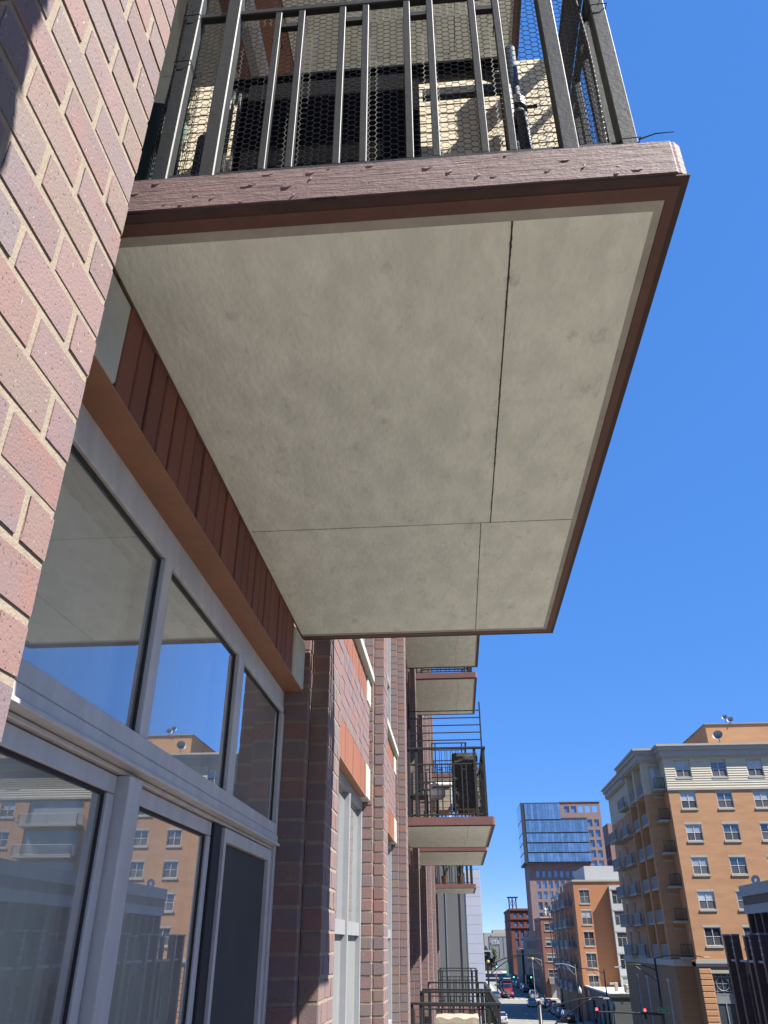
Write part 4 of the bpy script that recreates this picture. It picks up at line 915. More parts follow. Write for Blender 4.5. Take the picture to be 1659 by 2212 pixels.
for x in (26.12, 28.96): one(x, x + 0.1, 150.84, 150.90, -6.1, 8.85).build('white_trim', M['winwhite'], ob)
block(ob, 'penthouse', M['whitegrey'], 23.3, 40, 158, 172, 9.6, 12.5, roof=M['whiteroof'])
one(20.2, 30, 176.1, 190, GZ, 7.9).build('rear_wing', M['tan'], ob)
for bi, (a, b_) in enumerate(((156.0, 161.0), (163.0, 168.0), (170.5, 175.5), (178.5, 183.5))):
    for t in ot:
        far_balcony(ob, 18.75, 20.19, a, b_, t - 2.3, [(20.15, a + 0.05), (18.8, a + 0.05), (18.8, b_ - 0.05), (20.15, b_ - 0.05)], 'railgrey', 'zinc', 0.3)
        one(18.80, 18.83, a + 0.1, b_ - 0.1, t - 2.2, t - 1.35).build('balcony_panel', M['zinc'], ob)
    for yy in (a + 0.02, b_ - 0.14): one(18.74, 18.9, yy, yy + 0.12, -7.2, ot[0] + 0.9).build('balcony_post', M['zinc'], ob)

# ------------------------------------------------------------------ red-brown corner building with white windows
rb_ = thing('red_brown_building', (26, 220, GZ), 'narrow red-brown brick corner building with white paired windows', 'building')
rt_ = [4.32, 1.10, -2.06, -5.28]
block(rb_, 'wall', M['redbrick'], 19.8, 34, 214, 232, GZ, 5.5, front=[(20.6, 23.1, t - 1.5, t) for t in rt_] + [(27.0, 29.5, t - 1.5, t) for t in rt_] + [(20.9, 22.6, GZ + 0.2, -8.1)], left=[(y, y + 1.5, t - 1.6, t) for y in (216, 220, 224, 228) for t in rt_], depth=0.25, roof=M['lot'])
for t in rt_:
    for x in (20.6, 27.0): add_window(rb_, (x, 214.0, t - 1.5), 2.5, 1.5, 'double', sill='winwhite', lintel='limestone', screen=False)
    for y in (216, 220, 224, 228): add_window(rb_, (19.82, y + 1.5, t - 1.6), 1.5, 1.6, 'white', 'left', lintel='limestone', screen=False)
one(19.65, 34.1, 213.85, 232.1, 5.503, 5.8).build('coping', M['limestone'], rb_)
one(20.9, 22.6, 214.2, 214.3, GZ + 0.2, -8.1).build('door', M['winwhite'], rb_)
MB().hexa([(20.6, 212.6, -8.1), (22.9, 212.6, -8.1), (22.9, 213.99, -8.1), (20.6, 213.99, -8.1)], [(20.6, 213.7, -6.9), (22.9, 213.7, -6.9), (22.9, 213.99, -6.9), (20.6, 213.99, -6.9)]).build('awning', M['char'], rb_)
for i, x in enumerate((21.4, 22.2)):
    t = thing('roof_ventilator', (x, 217, 5.8), ('left', 'right')[i] + ' of two white domed ventilators on the red-brown building roof', 'vent', 'domed roof ventilators')
    MB().lathe([(0.34, 5.8), (0.34, 7.1), (0.1, 7.12), (0.34, 7.2), (0.36, 7.5), (0.2, 7.75), (0.02, 7.8)], x, 217, 12).build('stack', M['canvas'], t, smooth=True)
    MB().lathe([(0.37, 7.14), (0.40, 7.3), (0.38, 7.5), (0.22, 7.78), (0.02, 7.86)], x, 217, 12).build('dome', M['winwhite'], t, smooth=True)

# ------------------------------------------------------------------ charcoal mid-block building, red loft, tower, far buildings
cm = thing('charcoal_building', (24, 255, GZ), 'charcoal metal-clad building with slanted top windows along the street', 'building')
block(cm, 'wall', M['char'], 20.0, 34, 233, 268, GZ, 1.8, left=[(y, y + 1.4, z, z + 2.0) for y in range(235, 266, 4) for z in (-1.2, -4.5, -7.8)], depth=0.2)
for y in range(235, 266, 4):
    for z in (-1.2, -4.5, -7.8): add_window(cm, (20.02, y + 1.4, z), 1.4, 2.0, 'plain', 'left', screen=False)
MB().hexa([(20.0, 268.2, 0.6), (34, 268.2, 0.6), (34, 282, 0.6), (20.0, 282, 0.6)], [(21.2, 268.2, 3.5), (34, 268.2, 3.5), (34, 282, 3.5), (21.2, 282, 3.5)]).build('sloped_attic', M['char'], cm)
one(20.0, 34, 268.2, 282, GZ, 0.597).build('wall', M['char'], cm)
for y in (270, 273, 276, 279): MB().hexa([(19.9, y, 0.7), (20.0, y, 0.7), (20.0, y + 1.6, 0.7), (19.9, y + 1.6, 0.7)], [(21.0, y, 3.3), (21.1, y, 3.3), (21.1, y + 1.6, 3.3), (21.0, y + 1.6, 3.3)]).build('skylight', M['zinc'], cm)
one(19.4, 34, 283, 309, GZ, -1.9).build('front_canopy', M['char'], cm); one(19.1, 34, 282.6, 309.5, -1.897, -1.3).build('canopy_fascia', M['coping'], cm)

lf = thing('red_loft_building', (30, 360, GZ), 'tall red brick loft building with water tank frame on its roof', 'building')
lw = [(10.6, 1.7), (7.6, 1.7), (4.7, 2.5), (1.75, 2.5), (-1.3, 2.5), (-4.4, 2.5), (-7.6, 2.5)]
fr_ = []
for z, h in lw:
    for x in (21.4, 23.6, 26.2, 28.4, 31.0): fr_.append((x, x + 1.3, z - h, z))
block(lf, 'wall', M['loft'], 20.0, 38, 340, 382, GZ, 11.4, front=fr_, depth=0.35, roof=M['lot'])
for (x0, x1, z0, z1) in fr_: add_window(lf, (x0, 340.1, z0), x1 - x0, z1 - z0, 'plain', screen=False, sill='limestone')
one(19.7, 38.3, 339.7, 382, 11.403, 12.1).build('parapet', M['loft'], lf); one(19.75, 38.2, 339.75, 382, 8.3, 8.6).build('cornice', M['loft'], lf); one(19.75, 38.2, 339.75, 382, 5.35, 5.7).build('cornice', M['loft'], lf)
tk = thing('tank_frame', (21.3, 344, 12.1), 'black steel water tank frame on the red loft roof', 'tank frame')
for x in (20.0, 21.3, 22.7):
    for y in (342.5, 345): one(x, x + 0.28, y, y + 0.28, 12.1, 15.9).build('leg', M['pole'], tk)
one(19.5, 23.6, 341.8, 346, 15.9, 16.25).build('platform', M['pole'], tk)
for x0, x1 in ((20.1, 21.4), (21.4, 22.8)): q = MB(); q.tube((x0, 342.6, 12.4), (x1, 342.6, 15.6), 0.06, 4); q.tube((x1, 342.6, 12.4), (x0, 342.6, 15.6), 0.06, 4); q.build('brace', M['pole'], tk)

tw = thing('glass_brick_tower', (38, 312, GZ), 'tall tower with a blue glass box over mauve brick floors', 'building')
TWY = 300.0
tf = []
for j in range(12):                           # punched windows of the brick floors
    z = 22.4 - 3.27 * j
    for i in range(12):
        x = 27.6 + 2.05 * i
        if not (j == 0 and i > 20): tf.append((x, x + 1.35, z - 2.3, z))
for j in range(6):
    z = 42.0 - 3.3 * (j + 1) + (0.0 if j else 0.2)
    for i in (0, 1): tf.append((47.4 + 2.35 * i, 49.0 + 2.35 * i, z - 2.3, z))
block(tw, 'wall', M['towerbrick'], 25.2, 52.4, TWY, 318, GZ, 40.6, front=tf, depth=0.5, left=[])
q = MB(); tops_ = [(39.6 + 2.5 * i, 41.4 + 2.5 * i, 41.3, 43.5) for i in range(5)]
wallgrid(q, (38.0, TWY, 40.6), (1, 0, 0), (0, 0, 1), (0, -1, 0), 14.4, 4.2, [(a - 38.0, b_ - 38.0, c_ - 40.6, d - 40.6) for a, b_, c_, d in tops_], 0.5); q.box(25.2, 37.99, TWY + 0.1, 312, 40.6, 44.8); q.box(38.0, 43.9, TWY + 0.5, 312, 40.6, 44.7); q.build('roof_screen', M['towerbrick'], tw)
for a, b_, c_, d in tops_[:2]: add_window(tw, (a, TWY + 0.2, c_), b_ - a, d - c_, 'plain', screen=False)
for (x0, x1, z0, z1) in tf:
    add_window(tw, (x0, TWY + 0.2, z0), x1 - x0, z1 - z0, 'plain', screen=False)
one(38.1, 52.6, TWY - 0.2, TWY + 0.6, 44.803, 45.1).build('coping', M['towerbrick'], tw)
gb = one(25.2, 47.0, TWY - 1.5, TWY - 0.003, 24.6, 39.4); gb.box(25.2, 38.0, TWY - 1.5, TWY - 0.003, 39.403, 44.6); gb.box(24.0, 25.197, TWY - 1.5, 318, 24.6, 44.6)
gbo = gb.build('glass_box', M['char'], tw)
zb_ = [24.9, 28.0, 31.2, 34.45, 38.75, 44.4]
for a, b_ in zip(zb_, zb_[1:]):
    n = 20 if b_ < 40 else 12; x1 = 47.0 if b_ < 40 else 38.0
    w = (x1 - 25.3) / n; pmesh = one(0.03, w - 0.03, 0, 0.08, 0.0, b_ - a - 0.42).mesh('pane', M['bluepane'])
    for i in range(n): link('pane', pmesh, gbo, (25.3 + i * w, TWY - 1.6 + R.uniform(-0.01, 0.01), a + 0.2))
    lm = one(0, 0.08, 0.05, 2.9, 0.0, b_ - a - 0.42).mesh('pane', M['bluepane'])
    for i in range(6): link('pane', lm, gbo, (23.91, TWY - 1.4 + i * 3.1, a + 0.2))
t2 = thing('second_tower', (66, 340, GZ), 'second mauve tower with vertical fins behind the tan building', 'building')
block(t2, 'wall', M['towerbrick'], 60.6, 78, 335, 352, GZ, 42.0, front=[(64.5 + 3 * i, 66.4 + 3 * i, 38.6 - 3.4 * j, 41.0 - 3.4 * j) for i in range(4) for j in range(6)], left=[(336 + 2.6 * i, 337.6 + 2.6 * i, 30.0 - 5.6 * j, 34.6 - 5.6 * j) for i in range(6) for j in range(4)], depth=0.5)
for i in range(4):
    for j in range(6): add_window(t2, (64.5 + 3 * i, 335.2, 38.6 - 3.4 * j), 1.9, 2.4, 'plain', screen=False)
for i in range(6):
    for j in range(4): add_window(t2, (60.8, 337.6 + 2.6 * i, 30.0 - 5.6 * j), 1.6, 4.6, 'plain', 'left', screen=False)

def lettering(name, txt, at, size, m, parent, rot=(math.pi / 2, 0, 0), bold=0.0, align='LEFT'):
    c_ = bpy.data.curves.new(name, 'FONT'); c_.body = txt; c_.size = size; c_.offset = bold; c_.extrude = 0.01; c_.align_x = align
    tmp = bpy.data.objects.new(name, c_); COL.objects.link(tmp); bpy.context.view_layer.update()
    me = bpy.data.meshes.new_from_object(tmp.evaluated_get(bpy.context.evaluated_depsgraph_get())); me.materials.clear(); me.materials.append(m)
    bpy.data.objects.remove(tmp); o = link(name, me, parent, at); o.rotation_euler = rot; return o
ct = thing('transit_building', (20, 455, GZ), 'grey box building with white cta lettering at the street end', 'building')
one(15.2, 28, 450, 470, GZ, 3.3).build('wall', M['zinc'], ct); one(15.1, 28.1, 449.9, 470.1, 3.303, 3.5).build('coping', M['coping'], ct)
for x in (20.0, 22.2): one(x, x + 0.12, 449.85, 449.997, -6, 3.2).build('panel_joint', M['coping'], ct)
lettering('cta_lettering', 'cta', (16.1, 449.7, 0.2), 3.4, M['whitebright'], ct)
fb = thing('far_pale_building', (20, 500, GZ), 'pale stepped building on the skyline behind the transit building', 'building')
one(13.9, 40, 495, 520, GZ, 5.6).build('wall', M['limestone'], fb); one(19, 40, 496, 519, 5.603, 7.0).build('upper_storey', M['cornice'], fb)
one(17.5, 17.9, 494.8, 494.997, -4, 4.4).build('downpipe', M['char'], fb)
bl = thing('street_end_house', (13, 440, GZ), 'small dark gabled house under a pale blue canopy at the street end', 'building')
one(11.0, 15.0, 440, 448, GZ, -4.4).build('wall', M['char'], bl); MB().hexa([(10.9, 439.9, -4.397), (15.1, 439.9, -4.397), (15.1, 448, -4.397), (10.9, 448, -4.397)], [(12.95, 439.9, -0.6), (13.05, 439.9, -0.6), (13.05, 448, -0.6), (12.95, 448, -0.6)]).build('roof', M['char'], bl)
one(10.4, 15.6, 438.5, 439.8, -3.2, -2.7).build('canopy', M['lavpanel'], bl)

# left side of the street past our own building
gp = thing('grey_panel_building', (-1, 66, GZ), 'taupe grey panelled building wall past the far end of our facade', 'building')
block(gp, 'wall', M['greypanel'], -9, 0.46, 60, 69, GZ, 7.0)
for x in (-0.85, 0.13): one(x, x + 0.05, 59.96, 59.997, GZ, 7.0).build('panel_joint', M['char' if x > 0 else 'zinc'], gp)
lv = thing('pale_panel_building', (1, 64, GZ), 'pale lavender-white panelled building at the corner beyond the grey wall', 'building')
one(0.60, 1.58, 60.2, 69.6, GZ, 4.62).build('wall', M['char'], lv)
z = 4.6; pm_ = one(0, 1.02, 0, 0.05, 0, 0.56).mesh('panel', M['lavpanel']); pl_ = one(0, 0.05, 0, 9.3, 0, 0.56).mesh('panel', M['lavpanel'])
while z > GZ:
    z -= 0.572; link('panel', pm_, lv, (0.57, 60.14, z)); link('panel', pl_, lv, (1.585, 60.2, z))
one(0.475, 0.56, 60.3, 69, GZ, 4.4).build('window_strip', M['bluepane'], lv)

# ------------------------------------------------------------------ street furniture
def curve_pts(p0, p1, sag, n=10):
    return [(p0[0] + (p1[0] - p0[0]) * i / n, p0[1] + (p1[1] - p0[1]) * i / n, p0[2] + (p1[2] - p0[2]) * i / n + sag * 4 * (i / n) * (1 - i / n)) for i in range(n + 1)]
M['sig_red'] = mat('lit_red', (0.6, 0.02, 0.03), None, 3, 0.4, emit=((1.0, 0.03, 0.05), 3.0))
M['sig_green'] = mat('lit_green', (0.02, 0.5, 0.35), None, 3, 0.4, emit=((0.05, 1.0, 0.6), 2.0))
M['sig_off'] = mat('signal_lens_off', (0.03, 0.03, 0.025), None, 3, 0.3)
M['signgreen'] = mat('sign_green', (0.01, 0.13, 0.075), None, 3, 0.5)
M['amber'] = mat('amber_lens', (0.75, 0.42, 0.05), None, 3, 0.4)
def signal(at, label, lit=0, s=1.0):
    x, y, z = at; t = thing('traffic_signal', at, label, 'traffic light')
    one(x - 0.15 * s, x + 0.15 * s, y - 0.13 * s, y + 0.13 * s, z, z + 0.85 * s).build('housing', M['pole'], t, bevel=0.02)
    for i in range(3):
        cz = z + (0.70 - 0.28 * i) * s
        on = (i == lit)
        MB().tube((x, y - 0.135 * s, cz), (x, y - 0.15 * s, cz), 0.115 * s, 14).build('lens', M['sig_red' if i == 0 else 'sig_green'] if on else M['sig_off'], t)
        v_ = MB(); pts = [(x + 0.13 * s * math.cos(a), y, cz + 0.13 * s * math.sin(a)) for a in [math.pi * k_ / 8 for k_ in range(9)]]
        for a, b_ in zip(pts, pts[1:]): v_.quad((a[0], y - 0.13 * s, a[2]), (b_[0], y - 0.13 * s, b_[2]), (b_[0], y - 0.33 * s, b_[2]), (a[0], y - 0.33 * s, a[2]))
        v_.build('visor', M['pole'], t)
    return t
def lamp_head(t, at, d):
    x, y, z = at; one(x - 0.28, x + 0.28, y - 0.11, y + 0.11, z - 0.07, z + 0.04).build('lamp_head', M['galv'], t, bevel=0.03)
# far-side signal pole of the first crossing, with two long lamp arms
sp = thing('signal_pole', (18.66, 88, GZ), 'tall black signal pole with mast arm and two curved lamp arms before the tan building', 'pole')
MB().path([(18.66, 88, GZ), (18.70, 88, -1.2)], 0.17, 12, 0.09).build('shaft', M['pole'], sp, smooth=True)
MB().path(curve_pts((18.66, 88, -5.75), (12.2, 88, -5.58), 0.05), 0.11, 10, 0.07).build('mast_arm', M['pole'], sp, smooth=True)
MB().path(curve_pts((18.7, 88, -2.2), (15.2, 87.6, -1.9), 0.35), 0.05, 8, 0.035).build('lamp_arm', M['pole'], sp, smooth=True)
MB().path(curve_pts((18.7, 88, -3.1), (16.6, 87.8, -1.72), 0.0), 0.035, 6).build('brace', M['pole'], sp)
MB().path(curve_pts((18.7, 88, -1.2), (22.2, 83.6, -1.05), 0.25), 0.05, 8, 0.035).build('lamp_arm', M['pole'], sp, smooth=True)
lamp_head(sp, (15.0, 87.6, -1.92), -1); lamp_head(sp, (22.4, 83.5, -1.05), 1)
signal((12.62, 87.85, -6.05), 'left of two red traffic lights on the near mast arm', 0, 1.0); signal((17.05, 87.85, -6.1), 'right of two red traffic lights on the near mast arm, by the street name sign', 0, 1.0)
sg = thing('street_name_sign', (18.75, 87.7, -5.4), 'green street name sign reading W Monroe St on the signal pole', 'sign')
one(18.25, 19.28, 87.74, 87.77, -5.62, -5.20).build('border', M['winwhite'], sg); one(18.28, 19.25, 87.725, 87.738, -5.59, -5.23).build('plate', M['signgreen'], sg)
lettering('street_lettering', 'Monroe', (18.78, 87.715, -5.40), 0.17, M['winwhite'], sg, align='CENTER'); lettering('street_lettering', 'W', (18.38, 87.715, -5.38), 0.10, M['winwhite'], sg, align='CENTER')
lettering('street_lettering', 'St', (19.16, 87.715, -5.38), 0.10, M['winwhite'], sg, align='CENTER'); lettering('street_lettering', '100 S', (18.78, 87.715, -5.56), 0.12, M['winwhite'], sg, align='CENTER')
# near-side mast arm on the left
np_ = thing('mast_arm_pole', (5.0, 60, GZ), 'black signal pole with rising double-tube arm, cut off by the bottom edge', 'pole')
MB().path([(5.0, 60, GZ), (5.0, 60, -3.35)], 0.15, 12, 0.12).build('shaft', M['pole'], np_, smooth=True); MB().lathe([(0.16, -3.35), (0.13, -3.25), (0.02, -3.2)], 5.0, 60, 12).build('cap', M['pole'], np_)
MB().path(curve_pts((5.05, 60, -3.9), (9.2, 60, -3.02), 0.25), 0.055, 10).build('mast_arm', M['pole'], np_, smooth=True)
MB().path(curve_pts((5.05, 60, -5.1), (8.4, 60, -3.06), 0.12), 0.05, 10).build('brace', M['pole'], np_, smooth=True)
one(9.1, 9.5, 59.92, 60.08, -3.12, -3.02).build('arm_head', M['galv'], np_, bevel=0.03)
# the crossing two blocks down
fp = thing('far_mast_arm_pole', (6.15, 205, GZ), 'distant signal pole with long arched double-tube arm over the street', 'pole')
MB().path([(6.15, 205, GZ), (6.15, 205, -3.9)], 0.17, 10).build('shaft', M['pole'], fp)
MB().path(curve_pts((6.3, 205, -4.4), (17.9, 205, -2.0), 0.85), 0.11, 8).build('mast_arm', M['pole'], fp); MB().path(curve_pts((6.3, 205, -6.4), (14.2, 205, -2.25), 0.75), 0.09, 8).build('brace', M['pole'], fp)
signal((8.2, 205, -4.6), 'green traffic light hanging left on the distant arched arm', 2, 1.1); signal((12.4, 214, -6.9), 'green traffic light low over the street beyond the red truck', 2, 1.1); signal((16.4, 213, -6.9), 'green traffic light beside the charcoal building', 2, 1.1)
def street_lamp(x, y, top, dx, label, arm=2.6):
    t = thing('street_lamp', (x, y, GZ), label, 'street lamp', 'tall black street lamps')
    MB().path([(x, y, GZ), (x, y, top)], 0.13, 8, 0.07).build('shaft', M['pole'], t, smooth=True); MB().lathe([(0.24, GZ), (0.22, GZ + 0.7), (0.14, GZ + 0.9)], x, y, 10).build('base', M['pole'], t)
    MB().path(curve_pts((x, y, top - 0.5), (x + dx * arm, y, top + 0.1), 0.22), 0.045, 6).build('arm', M['galv'], t); MB().path([(x, y, top - 1.6), (x + dx * arm * 0.6, y, top - 0.02)], 0.03, 5).build('brace', M['galv'], t)
    lamp_head(t, (x + dx * (arm + 0.3), y, top + 0.1), dx)
street_lamp(18.45, 118, -2.85, -1, 'tall black street lamp with pale arm before the low grey shop')
street_lamp(18.85, 150, -2.95, -1, 'tall black street lamp beside the orange building corner')
street_lamp(20.0, 184, -3.4, -1, 'tall black street lamp before the grey balconies')
street_lamp(18.95, 211.5, -2.9, -1, 'tall black street lamp at the red-brown building corner')
street_lamp(8.9, 226, -5.2, 1, 'short black street lamp left of the red truck', 1.2)
street_lamp(6.0, 278, -3.0, 1, 'black curved street lamp before the pale panel building', 1.6)
def acorn(x, y, label):
    t = thing('acorn_lamp', (x, y, GZ), label, 'street lamp', 'acorn globe lamps')
    MB().path([(x, y, GZ), (x, y, GZ + 4.0)], 0.09, 8, 0.05).build('shaft', M['pole'], t); MB().lathe([(0.12, GZ + 4.0), (0.27, GZ + 4.2), (0.30, GZ + 4.5), (0.2, GZ + 4.85), (0.06, GZ + 5.0), (0.02, GZ + 5.15)], x, y, 12).build('globe', M['winwhite'], t, smooth=True)
acorn(17.9, 111, 'white acorn lamp in front of the low grey shop'); acorn(18.9, 147.5, 'white acorn lamp left of the low shop roof')
for x, y, z, lb in ((6.35, 205.0, -3.75, 'amber round beacon on top of the distant arched-arm pole'), (17.0, 213, -3.3, 'amber round beacon by the charcoal building')):
    t = thing('beacon', (x, y, z), lb, 'beacon'); MB().lathe([(0.1, z - 0.1), (0.3, z), (0.36, z + 0.25), (0.3, z + 0.5), (0.05, z + 0.62)], x, y, 12).build('globe', M['amber'], t, smooth=True); MB().path([(x, y, GZ), (x, y, z - 0.1)], 0.08, 6).build('shaft', M['pole' if x < 10 else 'galv'], t)
gs = thing('banner_sign', (12.6, 245, GZ), 'tall narrow green banner sign on a post down the street', 'sign')
one(12.4, 13.0, 245, 245.1, -7.4, -4.7).build('banner', mat('banner_green', (0.05, 0.30, 0.17), (0.10, 0.38, 0.24), 2, 0.6), gs); one(12.66, 12.74, 245.1, 245.18, GZ, -4.6).build('post', M['galv'], gs)
st = thing('stop_sign', (9.4, 243, GZ), 'small red round sign on a post at the street corner', 'sign')
MB().tube((9.4, 243, -7.4), (9.4, 242.95, -7.4), 0.45, 8).build('plate', mat('stop_red', (0.35, 0.03, 0.03), None, 3, 0.5), st); one(9.37, 9.43, 243.02, 243.08, GZ, -7.0).build('post', M['galv'], st)

# ------------------------------------------------------------------ vehicles
def paint(name, c): 
    m = mat(name, c, tuple(v * 0.95 for v in c), 2, 0.25, spec=0.6); m.node_tree.nodes['Principled BSDF'].inputs['Coat Weight'].default_value = 0.6; return m
M['tyre'] = mat('tyre', (0.015, 0.015, 0.015), None, 5, 0.8); M['rim_alloy'] = mat('alloy', (0.35, 0.35, 0.36), None, 5, 0.4, metal=0.6)
M['carglass'] = pane_mat('car_glass', (0.02, 0.024, 0.028), 0.8, rnd=0.1); M['tail'] = mat('tail_lamp', (0.35, 0.02, 0.02), None, 5, 0.3); M['head'] = mat('head_lamp', (0.75, 0.75, 0.72), None, 5, 0.2)
def car(at, L, Wd, H, colour, label, kind='sedan', flip=False):
    """seen from behind unless flip; built as a lofted body with a glazed cabin"""
    x, y, z = at; t = thing('parked_car' if label.startswith('parked') else 'car', (x, y, z), label, 'car', 'cars on the street')
    s = -1 if flip else 1; w = Wd / 2
    prof = {'sedan': [(0, .28, .30), (.02, .62, .34), (.16, .70, .36), (.30, .72, .37), (.66, .70, .37), (.90, .60, .36), (1, .45, .32)],
            'suv': [(0, .30, .40), (.02, .62, .42), (.10, .66, .42), (.30, .66, .42), (.70, .64, .42), (.92, .58, .41), (1, .46, .38)]}[kind]
    q = MB(); rows = []
    for f, h, wf in prof:
        yy = y + s * L * f; hw = w * (0.9 if f in (0, 1) else 1.0); zt_ = z + H * h; row = []
        for px, pz in ((-hw, z + 0.32), (-hw * 1.0, z + 0.55), (-hw * 0.97, zt_ - 0.06), (-hw * 0.86, zt_), (hw * 0.86, zt_), (hw * 0.97, zt_ - 0.06), (hw, z + 0.55), (hw, z + 0.32), (hw * 0.8, z + 0.20), (-hw * 0.8, z + 0.20)):
            row.append(len(q.v)); q.v.append((x + px, yy, pz))
        rows.append(row)
    for a, b_ in zip(rows, rows[1:]):
        for i in range(10): q.f.append((a[i], a[(i + 1) % 10], b_[(i + 1) % 10], b_[i]))
    q.f.append(tuple(rows[0])); q.f.append(tuple(rows[-1])); q.build('body', colour, t, smooth=False, bevel=0)
    cb_ = {'sedan': (.10, .22, .52, .72), 'suv': (.01, .07, .60, .74)}[kind]; zb = z + H * 0.64
    def ring4(f, zz, k_): return [(x - w * k_, y + s * L * f, zz), (x + w * k_, y + s * L * f, zz)]
    a0, a1, b1, b0 = cb_; q = MB()
    B = ring4(a0, zb, .90) + ring4(b0, zb, .90)[::-1]; T = ring4(a1, z + H - 0.05, .72) + ring4(b1, z + H - 0.05, .72)[::-1]
    q.hexa(B, T); q.build('window_band', M['carglass'], t)
    q = MB(); q.hexa([(p[0], p[1], p[2] - 0.02) for p in T], [(x + (p[0] - x) * 0.94, p[1], z + H) for p in T]); q.build('roof', colour, t)
    for sx in (-1, 1):
        pl = MB(); pl.hexa([(x + sx * w * .90 - .03, y + s * L * .36, zb), (x + sx * w * .90 + .03, y + s * L * .36, zb), (x + sx * w * .90 + .03, y + s * L * .39, zb), (x + sx * w * .90 - .03, y + s * L * .39, zb)], [(x + sx * w * .735 - .03, y + s * L * .36, z + H - .05), (x + sx * w * .735 + .03, y + s * L * .36, z + H - .05), (x + sx * w * .735 + .03, y + s * L * .39, z + H - .05), (x + sx * w * .735 - .03, y + s * L * .39, z + H - .05)]); pl.build('door_pillar', colour, t)
        one(x + sx * w * 1.02 - .09, x + sx * w * 1.02 + .09, y + s * L * .63, y + s * L * .66, zb + .02, zb + .16).build('mirror', colour, t, bevel=.03)
        one(x + sx * w * .72 - .16, x + sx * w * .72 + .16, y - s * .012 - .01, y - s * .012 + .01, z + H * .48, z + H * .58).build('tail_light', M['tail'], t)
        one(x + sx * w * .70 - .18, x + sx * w * .70 + .18, y + s * (L + .012) - .01, y + s * (L + .012) + .01, z + H * .38, z + H * .44).build('headlight', M['head'], t)
        for f in (.19, .81):
            r = 0.32 if kind == 'sedan' else 0.36; cy = y + s * L * f
            wo = MB().tube((x + sx * (w - .20), cy, z + r), (x + sx * (w + .01), cy, z + r), r, 14).build('wheel', M['tyre'], t)
            MB().tube((x + sx * (w + .011), cy, z + r), (x + sx * (w + .02), cy, z + r), r * .62, 10).build('rim', M['rim_alloy'], wo)
    one(x - .26, x + .26, y - s * .014 - .008, y - s * .014 + .008, z + H * .34, z + H * .42).build('number_plate', M['winwhite'], t)
white_p, silver_p, black_p, grey_p, blue_p, red_p = paint('white_paint', (.66, .66, .66)), paint('silver_paint', (.38, .39, .40)), paint('black_paint', (.012, .012, .013)), paint('grey_paint', (.10, .105, .11)), paint('blue_grey_paint', (.16, .19, .25)), paint('red_paint', (.42, .03, .035))
car((14.1, 184.5, GZ), 4.6, 1.82, 1.45, white_p, 'white sedan driving away just past the sunlit crossing')
car((16.75, 213, GZ), 4.7, 1.85, 1.65, silver_p, 'silver hatchback waiting beyond the crossing by the red-brown building', 'suv')
car((17.0, 182.5, GZ), 4.6, 1.80, 1.5, grey_p, 'parked dark car farthest in the near row, by the crossing')
car((17.0, 173.0, GZ), 4.7, 1.85, 1.72, black_p, 'parked black van-like car between the dark car and the white one', 'suv')
car((16.95, 164.6, GZ), 4.7, 1.85, 1.75, white_p, 'parked white sport utility car in the near row', 'suv')
car((17.05, 157.6, GZ), 4.6, 1.82, 1.5, grey_p, 'parked grey sedan just behind the nearest black car')
car((17.0, 149.3, GZ), 4.8, 1.86, 1.7, black_p, 'parked black car nearest at the right kerb', 'suv')
car((16.8, 237, GZ), 4.8, 1.85, 1.75, black_p, 'dark sport utility car with red lamps beyond the crossing', 'suv')
car((16.9, 246, GZ), 4.7, 1.85, 1.7, silver_p, 'parked silver car beyond the dark sport utility car', 'suv')
car((16.6, 262, GZ), 4.7, 1.85, 1.7, blue_p, 'parked blue-grey car in the far row, middle', 'suv')
car((16.4, 272, GZ), 4.7, 1.85, 1.6, silver_p, 'parked pale silver car at the far end of the row')
car((6.2, 147.0, GZ), 4.6, 1.82, 1.48, white_p, 'parked white car at the left kerb, half hidden by black railing')
car((8.0, 214.0, GZ), 4.5, 1.8, 1.45, grey_p, 'grey car half hidden left of the red truck', 'sedan', True)
car((12.9, 292, GZ), 4.7, 1.85, 1.6, black_p, 'dark car crossing far down the street')
def big_van(at, Wd, L, H, cab, box, label):
    x, y, z = at; t = thing('box_truck', at, label, 'truck')
    one(x - Wd / 2, x + Wd / 2, y, y + L * .72, z + 0.9, z + H).build('cargo_box', box, t, bevel=.04); one(x - Wd / 2 + .1, x + Wd / 2 - .1, y + L * .74, y + L, z + .6, z + H * .72).build('cab', cab, t, bevel=.1)
    one(x - Wd / 2 + .15, x + Wd / 2 - .15, y + .2, y + L - .2, z + .5, z + .88).build('chassis', M['pole'], t)
    for sx in (-1, 1):
        for f in (.18, .85): MB().tube((x + sx * (Wd / 2 - .35), y + L * f, z + .45), (x + sx * (Wd / 2 - .02), y + L * f, z + .45), .45, 14).build('wheel', M['tyre'], t)
    return t
M['maroon'] = mat('maroon_print', (0.11, 0.015, 0.02), (0.13, 0.02, 0.025), 2, .5)
tr = big_van((19.2, 252, GZ), 2.3, 6.5, 3.5, white_p, M['maroon'], 'maroon box truck with pale figures on its rear, at the far kerb')
for a, b_, c_, d in ((-.75, -.5, 1.6, 2.5), (.25, .55, 1.7, 2.9), (.62, .8, 1.8, 2.2), (-.6, .7, 1.25, 1.4)): one(19.2 + a, 19.2 + b_, 251.97, 251.995, GZ + c_, GZ + d).build('printed_figure', M['canvas'], tr)
big_van((16.6, 284, GZ), 2.2, 6, 2.7, white_p, paint('van_blue', (.28, .33, .42)), 'blue-white delivery van beyond the parked cars')

